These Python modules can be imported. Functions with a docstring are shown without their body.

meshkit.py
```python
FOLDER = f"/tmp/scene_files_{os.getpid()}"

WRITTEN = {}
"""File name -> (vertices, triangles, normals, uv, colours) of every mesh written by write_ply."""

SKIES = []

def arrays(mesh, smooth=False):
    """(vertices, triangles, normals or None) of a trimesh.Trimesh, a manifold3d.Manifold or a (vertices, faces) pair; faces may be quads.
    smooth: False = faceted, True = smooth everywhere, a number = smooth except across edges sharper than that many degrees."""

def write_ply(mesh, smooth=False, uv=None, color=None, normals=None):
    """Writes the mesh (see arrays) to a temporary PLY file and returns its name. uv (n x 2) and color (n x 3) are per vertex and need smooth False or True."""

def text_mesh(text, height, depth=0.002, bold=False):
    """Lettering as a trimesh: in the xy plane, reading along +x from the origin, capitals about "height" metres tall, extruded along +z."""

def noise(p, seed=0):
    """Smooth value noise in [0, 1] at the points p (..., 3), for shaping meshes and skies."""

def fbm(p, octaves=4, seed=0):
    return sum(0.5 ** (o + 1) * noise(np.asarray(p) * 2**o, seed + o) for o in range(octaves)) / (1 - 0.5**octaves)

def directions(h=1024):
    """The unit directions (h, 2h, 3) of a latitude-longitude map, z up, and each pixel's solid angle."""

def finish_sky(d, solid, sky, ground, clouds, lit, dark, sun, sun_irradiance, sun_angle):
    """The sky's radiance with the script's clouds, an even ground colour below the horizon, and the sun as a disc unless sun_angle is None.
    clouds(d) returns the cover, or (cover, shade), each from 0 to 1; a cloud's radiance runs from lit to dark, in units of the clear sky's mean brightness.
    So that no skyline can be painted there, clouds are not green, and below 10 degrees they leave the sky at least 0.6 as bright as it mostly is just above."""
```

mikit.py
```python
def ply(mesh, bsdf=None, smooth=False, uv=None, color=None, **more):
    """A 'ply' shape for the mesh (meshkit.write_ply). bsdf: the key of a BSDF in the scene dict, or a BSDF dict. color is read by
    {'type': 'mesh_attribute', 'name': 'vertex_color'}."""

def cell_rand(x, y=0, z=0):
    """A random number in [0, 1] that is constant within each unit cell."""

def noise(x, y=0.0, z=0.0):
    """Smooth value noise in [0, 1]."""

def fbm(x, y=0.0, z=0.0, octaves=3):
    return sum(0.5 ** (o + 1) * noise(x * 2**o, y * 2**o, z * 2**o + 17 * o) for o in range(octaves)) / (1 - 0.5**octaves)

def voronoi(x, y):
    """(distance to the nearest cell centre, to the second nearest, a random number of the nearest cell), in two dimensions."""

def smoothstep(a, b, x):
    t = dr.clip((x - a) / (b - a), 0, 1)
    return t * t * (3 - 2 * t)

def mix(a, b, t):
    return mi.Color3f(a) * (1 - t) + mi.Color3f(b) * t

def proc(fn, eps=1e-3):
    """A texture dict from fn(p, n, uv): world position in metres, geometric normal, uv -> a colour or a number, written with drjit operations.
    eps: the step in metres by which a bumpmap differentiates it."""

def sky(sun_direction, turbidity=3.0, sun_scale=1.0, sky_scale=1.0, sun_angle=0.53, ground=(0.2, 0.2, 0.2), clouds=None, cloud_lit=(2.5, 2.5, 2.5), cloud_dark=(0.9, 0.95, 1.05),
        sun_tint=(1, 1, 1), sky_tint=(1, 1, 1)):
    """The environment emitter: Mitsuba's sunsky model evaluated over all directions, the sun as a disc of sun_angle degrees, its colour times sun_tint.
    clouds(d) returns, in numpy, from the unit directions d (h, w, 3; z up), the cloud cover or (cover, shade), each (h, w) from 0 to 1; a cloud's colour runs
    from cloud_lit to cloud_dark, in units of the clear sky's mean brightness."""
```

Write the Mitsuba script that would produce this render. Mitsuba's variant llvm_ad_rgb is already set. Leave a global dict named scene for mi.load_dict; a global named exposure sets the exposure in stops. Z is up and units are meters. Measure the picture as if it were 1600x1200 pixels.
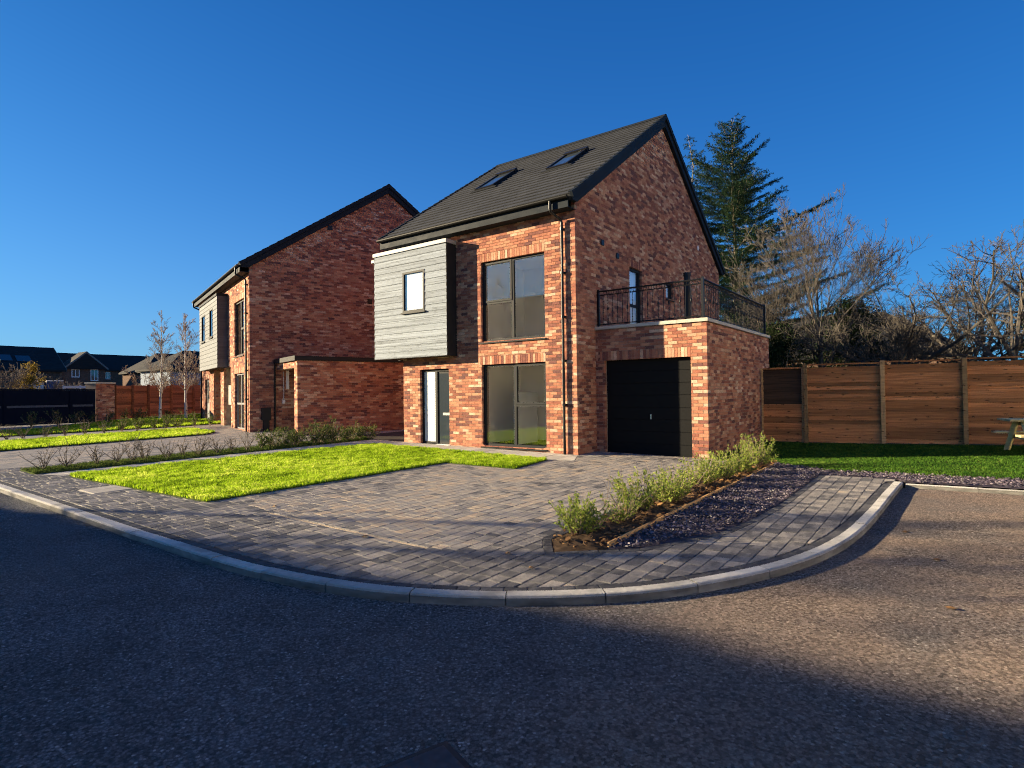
import math
import numpy as np
import trimesh
import shapely
from shapely.geometry import Polygon, box as sbox, LineString, Point
from shapely.prepared import prep
import drjit as dr
import mitsuba as mi
import mikit, meshkit

scene, labels = {}, {}
T = mi.ScalarTransform4f

# ------------------------------------------------------------------ camera, sky, exposure
EYE = np.array([7.01, -12.072, 1.47])
YAW, PITCH, ROLL, FPX = -0.6361, 0.0158, -0.0123, 920.8
FW = np.array([math.sin(YAW) * math.cos(PITCH), math.cos(YAW) * math.cos(PITCH), math.sin(PITCH)])
RT = np.array([math.cos(YAW), -math.sin(YAW), 0.0])
UP = np.cross(RT, FW)
UP = -RT * math.sin(ROLL) + UP * math.cos(ROLL)
scene['camera'] = {'type': 'perspective', 'fov': math.degrees(2 * math.atan(800 / FPX)), 'fov_axis': 'x',
                   'near_clip': 0.05, 'far_clip': 3000.0,
                   'to_world': T().look_at(origin=EYE.tolist(), target=(EYE + FW).tolist(), up=UP.tolist())}
SUN = np.array([-1.9, -1.0, 0.558])


def haze_veil(d):
    """Thin winter haze low over the horizon, brighter towards the sun."""
    el = np.degrees(np.arcsin(np.clip(d[..., 2], 0, 1))); h = np.hypot(d[..., 0], d[..., 1]) + 1e-9
    c = (d[..., 0] * SUN[0] + d[..., 1] * SUN[1]) / h / np.hypot(SUN[0], SUN[1])
    return (.10 + .55 * ((1 + c) / 2)**2) * np.exp(-el / 9.0)


scene['sky'] = mikit.sky(SUN.tolist(), turbidity=2.2, sun_scale=1.5, sky_scale=0.53, sun_tint=(0.84, 0.99, 1.34),
                         sky_tint=(0.095, 0.54, 1.20), ground=(0.10, 0.10, 0.10),
                         clouds=haze_veil, cloud_lit=(2.2, 2.75, 2.9), cloud_dark=(2.2, 2.75, 2.9))
exposure = 3.42

RNG = np.random.default_rng(7)


def gz(x, y):
    """Height of the gently falling site: up towards the house and to the left."""
    x = np.clip(x, -40, 20); y = np.clip(y, -20, 25)
    return -.014 * np.minimum(x, 4) + .012 * np.maximum(x - 4, 0) + .012 * y


# ------------------------------------------------------------------ helpers
class MB:
    """Collects pieces of one mesh; each piece has a constant uv that the materials read as its tone."""
    def __init__(self): self.v, self.f, self.uv, self.n = [], [], [], 0

    def add(self, v, f, uv=(0.5, 0.5)):
        v = np.asarray(v, float); f = np.asarray(f, int)
        if f.shape[1] == 4: f = np.vstack([f[:, [0, 1, 2]], f[:, [0, 2, 3]]])
        self.v.append(v); self.f.append(f + self.n); self.n += len(v)
        uv = np.asarray(uv, float)
        self.uv.append(np.broadcast_to(uv, (len(v), 2)) if uv.ndim == 1 else uv)
        return self

    def get(self):
        return np.vstack(self.v), np.vstack(self.f), np.vstack(self.uv)


def put(key, mesh, bsdf, smooth=False, label=None, category=None, group=None, kind=None):
    if isinstance(mesh, MB):
        if not mesh.v: return key
        v, f, uv = mesh.get()
        if smooth not in (False, True):
            scene[key] = mikit.ply((v, f), bsdf, smooth)
        else:
            scene[key] = mikit.ply((v, f), bsdf, smooth, uv=uv)
    else:
        scene[key] = mikit.ply(mesh, bsdf, smooth)
    tag(key, label, category, group, kind)
    return key


def tag(key, label=None, category=None, group=None, kind=None):
    d = {k: x for k, x in dict(label=label, category=category, group=group, kind=kind).items() if x}
    if d: labels[key] = {**labels.get(key, {}), **d}
    return key


USED = {}


def num(name):
    k = USED.get(name, 0); USED[name] = k + 1
    return name if k == 0 else f"{name}_{k:03d}"


class Frame:
    """Local axes U (along), V (up), N (outward) at an origin."""
    def __init__(s, O, U, V, N): s.O, s.U, s.V, s.N = (np.asarray(a, float) for a in (O, U, V, N))

    def w(s, p):
        p = np.asarray(p, float)
        return s.O + p[..., :1] * s.U + p[..., 1:2] * s.V + p[..., 2:3] * s.N


WORLD = Frame((0, 0, 0), (1, 0, 0), (0, 1, 0), (0, 0, 1))
BF = np.array([[0, 1, 3, 2], [4, 6, 7, 5], [0, 4, 5, 1], [2, 3, 7, 6], [0, 2, 6, 4], [1, 5, 7, 3]])


def bx(mb, fr, u0, u1, v0, v1, w0, w1, uv=(.5, .5), back=True):
    c = np.array([[u, v, w] for w in (w0, w1) for v in (v0, v1) for u in (u0, u1)], float)
    # index = w*4+v*2+u
    f = np.array([[4, 5, 7, 6], [0, 1, 5, 4], [2, 6, 7, 3], [0, 4, 6, 2], [1, 3, 7, 5]] + ([[0, 2, 3, 1]] if back else []))
    mb.add(fr.w(c), f, uv); return mb


def cbx(mb, fr, u0, u1, v0, v1, w0, w1, ch=.004, uv=(.5, .5)):
    """A box without back whose front edges are chamfered."""
    o = [(u0, v0), (u1, v0), (u1, v1), (u0, v1)]; i = [(u0 + ch, v0 + ch), (u1 - ch, v0 + ch), (u1 - ch, v1 - ch), (u0 + ch, v1 - ch)]
    c = np.array([(*p, w0) for p in o] + [(*p, w1 - ch) for p in o] + [(*p, w1) for p in i])
    f = [[8, 9, 10, 11]]
    for k in range(4):
        j = (k + 1) % 4
        f += [[k, j, 4 + j, 4 + k], [4 + k, 4 + j, 8 + j, 8 + k]]
    mb.add(fr.w(c), f, uv); return mb


def prism(mb, fr, pts, w0, w1, uv=(.5, .5), back=False):
    """A convex polygon (counter-clockwise in u, v) drawn out from w0 to w1."""
    pts = np.asarray(pts, float); n = len(pts)
    c = np.vstack([np.c_[pts, np.full(n, w0)], np.c_[pts, np.full(n, w1)]])
    f = [[n, n + k, n + k + 1] for k in range(1, n - 1)]
    for k in range(n):
        j = (k + 1) % n
        f += [[k, j, n + j], [k, n + j, n + k]]
    if back: f += [[0, k + 1, k] for k in range(1, n - 1)]
    mb.add(fr.w(c), f, uv); return mb


def slab(mb, fr, poly, w0, w1, uv=(.5, .5)):
    for g in getattr(poly, 'geoms', [poly]):
        if g.is_empty or g.area < 1e-6: continue
        m = trimesh.creation.extrude_polygon(g, w1 - w0, engine='earcut')
        v = np.array(m.vertices); v[:, 2] += w0
        mb.add(fr.w(v), np.array(m.faces), uv)
    return mb


def tube(mb, pts, rad, sides=6, uv=(.5, .5), cap=True):
    p = np.asarray(pts, float); rad = np.broadcast_to(np.asarray(rad, float), (len(p),))
    t = np.gradient(p, axis=0); t /= np.linalg.norm(t, axis=1, keepdims=True) + 1e-12
    ref = np.array([0, 0, 1.0]) if abs(t.mean(0)[2]) < .8 * np.linalg.norm(t.mean(0)) else np.array([1.0, 0, 0])
    a = np.cross(t, ref); a /= np.linalg.norm(a, axis=1, keepdims=True) + 1e-12
    b = np.cross(t, a); ang = np.arange(sides) * 2 * np.pi / sides
    v = p[:, None] + rad[:, None, None] * (np.cos(ang)[None, :, None] * a[:, None] + np.sin(ang)[None, :, None] * b[:, None])
    i, j = np.meshgrid(np.arange(len(p) - 1), np.arange(sides), indexing='ij'); k = (j + 1) % sides
    q = np.stack([i * sides + j, (i + 1) * sides + j, (i + 1) * sides + k, i * sides + k], -1).reshape(-1, 4)
    f = np.vstack([q[:, [0, 1, 2]], q[:, [0, 2, 3]]])
    if cap:
        e = (len(p) - 1) * sides
        f = np.vstack([f, [[0, s, s + 1] for s in range(1, sides - 1)], [[e, e + s + 1, e + s] for s in range(1, sides - 1)]])
    mb.add(v.reshape(-1, 3), f, uv); return mb


def sheet(mb, poly, dz, uv=(.5, .5)):
    """A flat polygon laid on the ground, split where the ground's slope changes."""
    poly = poly.buffer(0)
    for x0, x1 in ((-400, -40), (-40, 4), (4, 20), (20, 400)):
        for y0, y1 in ((-400, -20), (-20, 25), (25, 400)):
            p = poly.intersection(sbox(x0, y0, x1, y1))
            for g in getattr(p, 'geoms', [p]):
                if g.geom_type != 'Polygon' or g.area < 1e-5: continue
                v, f = trimesh.creation.triangulate_polygon(g, engine='earcut')
                v, f = np.asarray(v), np.asarray(f)
                a = np.cross(v[f[:, 1]] - v[f[:, 0]], v[f[:, 2]] - v[f[:, 0]])
                f = np.where((a < 0)[:, None], f[:, ::-1], f)
                mb.add(np.c_[v, gz(v[:, 0], v[:, 1]) + dz], f, uv)
    return mb


# ------------------------------------------------------------------ materials
def pr(fn, rough=.8, two=True, spec=.35, bump=None, bs=.003, eps=.002, **kw):
    b = {'type': 'principled', 'base_color': mikit.proc(fn) if callable(fn) else {'type': 'rgb', 'value': list(fn)},
         'roughness': mikit.proc(rough) if callable(rough) else rough, 'specular': spec, **kw}
    if bump is not None:
        b = {'type': 'bumpmap', 'scale': bs, 'arbitrary': mikit.proc(bump, eps), 'bsdf': b}
    return {'type': 'twosided', 'bsdf': b} if two else b


N, FB, SS, MX = mikit.noise, mikit.fbm, mikit.smoothstep, mikit.mix


def pal(r, stops):
    """A palette: colours over r from 0 to 1."""
    c = mi.Color3f(stops[0][1])
    for (a, _), (b, col) in zip(stops, stops[1:]):
        c = MX(c, col, SS(a, b, r))
    return c


BRICKS = [(0, (.145, .068, .060)), (.15, (.20, .084, .066)), (.32, (.295, .112, .074)), (.5, (.385, .163, .10)), (.68, (.45, .225, .137)), (.84, (.50, .29, .188)), (1, (.55, .375, .265))]


def brick_c(p, n, uv):
    g = FB(p.x * 38, p.y * 38, p.z * 38, 3)
    h = FB(p.x * 9 + 5, p.y * 9, p.z * 9, 2)
    c = pal(dr.clip(uv.x + .22 * (h - .5), 0, 1), BRICKS)
    return c * (.72 + .56 * g) * (.88 + .24 * uv.y)


scene['brick_mat'] = pr(brick_c, .9, spec=.15, bump=lambda p, n, uv: FB(p.x * 60, p.y * 60, p.z * 60, 2), bs=.006)
scene['mortar'] = pr(lambda p, n, uv: MX((.20, .15, .11), (.34, .27, .21), FB(p.x * 6, p.y * 6, p.z * 6, 3)), .95, spec=.1)


def far_brick(p, n, uv):
    u = p.x * .55 + p.y * .83
    row = dr.floor(p.z / .075)
    r = mikit.cell_rand(dr.floor(u / .225 + .5 * row), row, 3)
    c = pal(r, BRICKS)
    return c * (.6 + .4 * FB(p.x, p.y, p.z, 2))


scene['far_brick'] = pr(far_brick, .9, spec=.1)
scene['tan_brick'] = pr(lambda p, n, uv: MX((.34, .21, .12), (.24, .14, .08), mikit.cell_rand(dr.floor((p.x + p.y) / .225), dr.floor(p.z / .075), 1)), .9, spec=.1)
scene['grey_brick'] = pr(lambda p, n, uv: MX((.17, .105, .075), (.10, .06, .045), mikit.cell_rand(dr.floor((p.x + p.y) / .225), dr.floor(p.z / .075), 1)), .9, spec=.1)


def tile_c(p, n, uv):
    g = FB(p.x * 30, p.y * 30, p.z * 30, 3)
    return mi.Color3f(.030, .032, .036) * (.85 + .28 * uv.x) * (.75 + .5 * g) + mi.Color3f(.007, .006, .005) * SS(.55, .8, FB(p.x * 1.7, p.y * 1.7, p.z * 1.7, 3))


scene['roof_tile_mat'] = pr(tile_c, .75, spec=.3)
scene['far_tile'] = pr(lambda p, n, uv: mi.Color3f(.022, .022, .023) * (.6 + .8 * FB(p.x * 3, p.y * 3, p.z * 9, 2)), .85, spec=.2)
scene['navy'] = pr(lambda p, n, uv: mi.Color3f(.015, .020, .027) * (.85 + .3 * FB(p.x * 3, p.y * 3, p.z * 3, 3)), lambda p, n, uv: .5 + .2 * FB(p.x * 5, p.y * 5, p.z * 5, 2), spec=.08)
scene['gate_navy'] = pr((.006, .011, .024), .8, spec=.04)
scene['black'] = pr((.010, .010, .011), .4, spec=.3)
scene['charcoal'] = pr(lambda p, n, uv: mi.Color3f(.018, .020, .022) * (.8 + .4 * FB(p.x * 4, p.y * 4, p.z * 4, 3)), .65, spec=.2)
scene['frame'] = pr((.015, .017, .020), .55, spec=.15)
scene['frame_door'] = pr(lambda p, n, uv: mi.Color3f(.12, .125, .135) * (.9 + .2 * FB(p.x * 6, p.y * 6, p.z * 6, 2)), .45, spec=.45)
scene['garage_door_mat'] = pr(lambda p, n, uv: mi.Color3f(.009, .0095, .010) * (.85 + .3 * FB(p.x * 8, p.y * 8, p.z * 50, 2)), .7, spec=.1)
scene['white_film'] = pr(lambda p, n, uv: mi.Color3f(.56, .58, .58) * (.93 + .1 * FB(p.x * 2, p.y * 2, p.z * 2, 3)), .5, spec=.4)
scene['white_plastic'] = pr((.72, .72, .70), .4, spec=.5)
scene['steel'] = pr((.6, .6, .6), .3, metallic=1.0)
scene['glass'] = {'type': 'thindielectric', 'int_ior': 1.85}
scene['plaster'] = pr(lambda p, n, uv: mi.Color3f(.84, .83, .79) * (.93 + .12 * FB(p.x * 2, p.y * 2, p.z * 2, 3)), .9, spec=.1)
scene['floorboard'] = pr(lambda p, n, uv: mi.Color3f(.24, .22, .20) * (.8 + .4 * FB(p.x * 20, p.y * 1.5, p.z, 2)), .5)
scene['dark_room'] = pr((.06, .06, .06), .9)


def clad(base, dark, con):
    def fn(p, n, uv):
        l = p.x * .95 - p.y * .3
        g = FB(l * .7 + uv.x * 60, p.z * 48, uv.x * 9, 3)
        k = FB(l * 9 + uv.x * 31, p.z * 26, 0, 2)
        return MX(base, dark, dr.clip(con * (g - .33) * 2.2 + .25 * SS(.6, .8, k), 0, 1)) * (.88 + .22 * uv.y)
    return fn


scene['white_board'] = pr(clad((.265, .303, .345), (.08, .093, .108), .72), .75, spec=.25)
scene['grey_board'] = pr(clad((.088, .102, .122), (.05, .056, .066), .7), .7, spec=.3)
scene['pale_metal'] = pr((.40, .40, .39), .55, spec=.3)
scene['stone'] = pr(lambda p, n, uv: mi.Color3f(.50, .46, .38) * (.75 + .4 * FB(p.x * 25, p.y * 25, p.z * 25, 3)), .85, spec=.2)
scene['kerb_mat'] = pr(lambda p, n, uv: mi.Color3f(.44, .42, .38) * (.72 + .4 * FB(p.x * 30, p.y * 30, p.z * 30, 3)) * (.85 + .3 * uv.x) * (1 - .45 * SS(.5, .8, FB(p.x * 3, p.y * 3, p.z * 9, 3))) * (1 - SS(.75, .3, n.z) * (.35 + .5 * FB(p.x * 5, p.y * 5, p.z * 20, 3))), .85, spec=.25,  # upright faces darker: their shade put into the colour, with noisy grime
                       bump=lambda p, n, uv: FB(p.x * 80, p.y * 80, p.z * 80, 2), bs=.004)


def paver_c(p, n, uv):
    g = FB(p.x * 60, p.y * 60, 0, 3)
    h = FB(p.x * 14 + 40 * uv.y, p.y * 5, 0, 2)
    r = dr.clip(uv.x + .35 * (h - .5), 0, 1)
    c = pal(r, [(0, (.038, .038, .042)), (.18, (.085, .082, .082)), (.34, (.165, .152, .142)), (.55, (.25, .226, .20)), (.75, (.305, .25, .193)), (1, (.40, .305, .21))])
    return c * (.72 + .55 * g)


scene['paver_mat'] = pr(paver_c, .72, spec=.35, bump=lambda p, n, uv: FB(p.x * 110, p.y * 110, 0, 2), bs=.004)
scene['joint_sand'] = pr(lambda p, n, uv: mi.Color3f(.05, .045, .04) * (.6 + .8 * FB(p.x * 8, p.y * 8, 0, 3)), .95, spec=.1)
scene['flag_mat'] = pr(lambda p, n, uv: mi.Color3f(.36, .33, .285) * (.78 + .35 * FB(p.x * 18, p.y * 18, 0, 3)) * (.85 + .3 * uv.x), .85, spec=.25)


def far_paving(p, n, uv):
    row = dr.floor(p.x / .16)
    k = p.y / .2 + .37 * row
    r = mikit.cell_rand(row, dr.floor(k), 2)
    fx, fy = p.x / .16 - row, k - dr.floor(k)
    joint = dr.maximum(SS(.93, .97, fx), SS(.95, .98, fy))
    c = pal(r, [(0, (.15, .148, .145)), (.5, (.24, .22, .20)), (1, (.33, .28, .225))])
    return MX(c, (.05, .045, .04), joint * .8)


scene['far_paver_mat'] = pr(far_paving, .8, spec=.3)


def chip(p):
    d1, d2, r = mikit.voronoi(p.x * 52, p.y * 52)
    e1, e2, q = mikit.voronoi(p.x * 120 + 9, p.y * 120)
    return d1, r, e1, q


def asphalt_c(p, n, uv):
    d1, r, e1, q = chip(p)
    big = FB(p.x * .35, p.y * .35, 0, 4)
    mid = FB(p.x * 2.2, p.y * 2.2, 3, 3)
    c = mi.Color3f(.145, .145, .150) * (.25 + 1.25 * r) * (.55 + .9 * q) * (.45 + .55 * SS(.62, .30, d1)) * (.7 + .6 * mid)
    c = MX(c, (.24, .237, .23), SS(.86, .90, r) * SS(.5, .30, d1) * .75)
    c = MX(c, (.55, .54, .52), SS(.972, .98, r) * SS(.45, .30, d1) * .8)  # rare near-white chips: glints painted into the colour
    # pale brown tone blended over the turning head, broken up by noise
    brown_mix = SS(2.8, 6.0, p.x + .35 * (p.y + 8)) * (.45 + .9 * (mid - .3)) + .25 * SS(.5, .7, big)
    c = MX(c, mi.Color3f(.25, .165, .108) * (.25 + .85 * r + .35 * q), dr.clip(brown_mix, 0, .85) * .72)
    return c


scene['asphalt'] = pr(asphalt_c, lambda p, n, uv: .36 + .55 * FB(p.x * .5, p.y * .5, 5, 3), spec=.5,
                      bump=lambda p, n, uv: .7 * SS(.0, .55, .55 - chip(p)[0]) + .5 * FB(p.x * 160, p.y * 160, 0, 2) + 1.2 * FB(p.x * 14, p.y * 14, 0, 2), bs=.02, eps=.0015)
scene['soil_mat'] = pr(lambda p, n, uv: MX((.030, .020, .013), (.10, .065, .04), FB(p.x * 22, p.y * 22, 0, 4)), .95, spec=.1)
scene['earth'] = pr(lambda p, n, uv: MX((.05, .05, .025), (.09, .08, .05), FB(p.x * .6, p.y * .6, 0, 4)), .95, spec=.1)
scene['turf_base'] = pr(lambda p, n, uv: MX((.03, .045, .012), (.07, .10, .02), FB(p.x * 12, p.y * 12, 0, 3)), .95, spec=.05)


def leafy(stops, trans=.7):
    return {'type': 'principledthin', 'base_color': mikit.proc(lambda p, n, uv: pal(uv.x, stops)), 'roughness': .55, 'spec_trans': 0.0, 'diff_trans': trans, 'eta': 1.35}


scene['grass_mat'] = leafy([(0, (.05, .09, .010)), (.25, (.19, .32, .016)), (.6, (.40, .57, .026)), (1, (.66, .70, .15))], 1.0)
scene['artificial_grass'] = leafy([(0, (.025, .07, .012)), (.6, (.07, .15, .02)), (1, (.15, .22, .04))], .6)
scene['shrub_leaf'] = leafy([(0, (.08, .11, .022)), (.4, (.23, .31, .055)), (.85, (.38, .46, .09)), (1, (.46, .40, .16))], 1.0)
scene['hedge_leaf'] = leafy([(0, (.03, .05, .015)), (.6, (.08, .12, .03)), (1, (.15, .17, .05))], .7)
scene['needle'] = leafy([(0, (.010, .026, .016)), (.5, (.024, .048, .024)), (.85, (.055, .08, .032)), (1, (.14, .11, .045))], .4)
scene['dark_leaf'] = leafy([(0, (.012, .02, .010)), (.7, (.03, .05, .02)), (1, (.06, .08, .03))], .4)
scene['yellow_leaf'] = leafy([(0, (.12, .08, .02)), (.6, (.25, .18, .04)), (1, (.35, .25, .06))], .7)
scene['bark'] = pr(lambda p, n, uv: MX((.10, .08, .06), (.32, .27, .20), FB(p.x * 8, p.y * 8, p.z * 3, 3)), .9, spec=.1)
scene['twig_mat'] = pr(lambda p, n, uv: MX((.11, .085, .065), (.30, .235, .175), N(p.x * 3, p.y * 3, p.z * 3)), .9, spec=.1)
scene['birch_bark'] = pr(lambda p, n, uv: MX((.62, .60, .55), (.10, .08, .07), SS(.58, .68, FB(p.x * 6, p.y * 6, p.z * 14, 3))), .8, spec=.2)
scene['grey_twig'] = pr((.10, .085, .07), .9, spec=.1)
scene['pale_twig'] = pr(lambda p, n, uv: MX((.055, .050, .045), (.125, .108, .092), uv.x), .9, spec=.1)
scene['birch_twig'] = pr((.30, .26, .22), .9, spec=.1)


scene['slate_fines'] = pr(lambda p, n, uv: MX((.025, .021, .026), (.085, .07, .085), FB(p.x * 40, p.y * 40, 0, 3)), .8, spec=.2)


def slate_c(p, n, uv):
    return pal(uv.x, [(0, (.035, .030, .036)), (.5, (.095, .075, .095)), (.85, (.19, .15, .18)), (1, (.36, .30, .33))]) * (.8 + .4 * uv.y)


scene['slate_mat'] = pr(slate_c, .5, spec=.45)


def wood(base, dark):
    def fn(p, n, uv):
        l = p.x * .93 + p.y * .37
        g = FB(l * 2.2 + 40 * uv.y, p.z * 45, uv.x * 17, 3)
        d1, d2, r = mikit.voronoi(l * 2.6 + 13 * uv.y, p.z * 9 + 5 * uv.x)
        knot = SS(.16, .05, d1) * SS(.42, .5, r)
        return MX(MX(base, dark, SS(.3, .75, g) * .75), (.05, .028, .015), knot * .9) * (.58 + .84 * uv.x)
    return fn


scene['fence_wood'] = pr(wood((.56, .235, .085), (.29, .105, .038)), .85, spec=.2)
scene['post_wood'] = pr(wood((.52, .31, .13), (.34, .19, .08)), .85, spec=.2)
scene['red_wood'] = pr(wood((.30, .12, .055), (.17, .06, .03)), .85, spec=.2)
scene['pale_wood'] = pr(wood((.62, .52, .27), (.46, .36, .17)), .7, spec=.3)
scene['manhole_mat'] = pr(lambda p, n, uv: mi.Color3f(.045, .045, .050) * (.6 + .8 * FB(p.x * 40, p.y * 40, 0, 3)), .6, spec=.3,
                          bump=lambda p, n, uv: FB(p.x * 60, p.y * 60, 0, 3), bs=.01)
scene['blue_paint'] = pr((.05, .07, .16), .5)
scene['white_paint'] = pr(lambda p, n, uv: mi.Color3f(.6, .62, .62) * (.8 + .3 * FB(p.x * 2, p.y * 2, p.z * 2, 3)), .6)
scene['render_white'] = pr((.24, .28, .34), .85, spec=.1)
scene['dead_leaf'] = pr(lambda p, n, uv: pal(uv.x, [(0, (.10, .05, .02)), (1, (.30, .16, .06))]), .8)


# ------------------------------------------------------------------ ground, road, pavement
def arc_path():
    pts = [(-60, -9.05), (-40, -9.05), (-12, -9.05), (-5.5, -9.06), (-3, -9.05), (-.63, -9.05), (.5, -9.03), (1.7, -8.98), (2.5, -8.86), (3.16, -8.68), (3.78, -8.38), (4.44, -7.96), (4.94, -7.52), (5.3, -7.04),
           (5.67, -6.36), (5.97, -5.4), (6.12, -4.2), (6.20, -2.6), (6.29, -.69)]
    p = np.array(pts)
    near = p[5:]
    # smooth the curved part
    from scipy.interpolate import CubicSpline
    s = np.r_[0, np.cumsum(np.linalg.norm(np.diff(near, axis=0), axis=1))]
    cs = CubicSpline(s, near)
    q = cs(np.linspace(0, s[-1], 160))
    return np.vstack([p[:5], q])


KERB = LineString(arc_path())
kp = np.array(KERB.coords)
# back-of-kerb line -> pavement area
site = Polygon(list(map(tuple, kp)) + [(6.30, -.42), (5.16, -.36), (5.16, .2), (3.45, .4), (3.45, 8), (-60, 8)])
put('ground', sheet(MB(), sbox(-400, -400, 400, 400), -.14), 'earth', kind='structure')
ROADP = Polygon([(-60, -17), (-60, -9.0), (1.7, -8.9), (4.2, -8.1), (5.9, -5.4), (6.25, -.82), (24, -.80), (24, -17)])
put('road', sheet(MB(), ROADP, -.075), 'asphalt', kind='structure')
PAVED = Polygon(list(map(tuple, kp)) + [(6.29, -.42), (5.16, -.36), (5.16, .2), (3.4, .9), (2.76, .93), (2.76, 3), (-20, 4), (-24.8, 3), (-24.8, -9.0)]).buffer(0)
put('pavement', sheet(MB(), PAVED.intersection(sbox(-8.9, -20, 30, 30)), -.012), 'joint_sand', kind='structure')
put('driveway', sheet(MB(), Polygon([(-8.9, -9.05), (-8.9, 6), (-22, 6), (-26, -1), (-26, -6), (-50, -6), (-50, -9.05)]), -.012), 'far_paver_mat', kind='structure')

# kerb stones
def offs(s, d, line=KERB):
    p = np.array(line.interpolate(s).coords[0]); a = np.array(line.interpolate(max(s - .05, 0)).coords[0]); b = np.array(line.interpolate(min(s + .05, line.length)).coords[0])
    t = (b - a) / np.linalg.norm(b - a); nrm = np.array([t[1], -t[0]])
    return p + nrm * d


kb = MB()
s_curve = KERB.project(Point(1.0, -9.02))
cuts, s = [], 30.0
while s < KERB.length - .2:
    cuts.append(s); s += .915 if s < s_curve else .78
cuts.append(KERB.length)
rk = np.random.default_rng(3)
for a, b in zip(cuts, cuts[1:]):
    m = MB(); ss = np.linspace(a + .004, b - .004, 6); prof = [(0, -.14), (0, 0), (.098, 0), (.112, -.006), (.122, -.02), (.127, -.14)]
    rows = []; jz = rk.normal(0, .002)
    for q in ss:
        row = []
        for d, z in prof:
            P = offs(q, d); c0 = offs(q, .06); row.append((*P, gz(*c0) + .004 + z + jz))
        rows.append(row)
    v = np.array(rows).reshape(-1, 3); n = len(prof)
    f = [[i * n + j, i * n + j + 1, (i + 1) * n + j + 1, (i + 1) * n + j] for i in range(5) for j in range(n - 1)]
    f += [[0, 3, 2, 1], [0, 5, 4, 3], [5 * n, 5 * n + 1, 5 * n + 2, 5 * n + 3], [5 * n, 5 * n + 3, 5 * n + 4, 5 * n + 5]]
    m.add(v, [[q for q in x] for x in f], (rk.random(), .5))
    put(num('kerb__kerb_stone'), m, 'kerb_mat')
    kb.add(v * 1.0 - [0, 0, .03], np.array(f)[:5], (.2, .5))
bed = MB()
qs = np.linspace(30, KERB.length, 200)
v = np.array([[(*offs(q, d), gz(*offs(q, .06)) - .09) for d in (.004, .12)] for q in qs]).reshape(-1, 3)
bed.add(v, [[2 * i, 2 * i + 1, 2 * i + 3, 2 * i + 2] for i in range(len(qs) - 1)])
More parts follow.
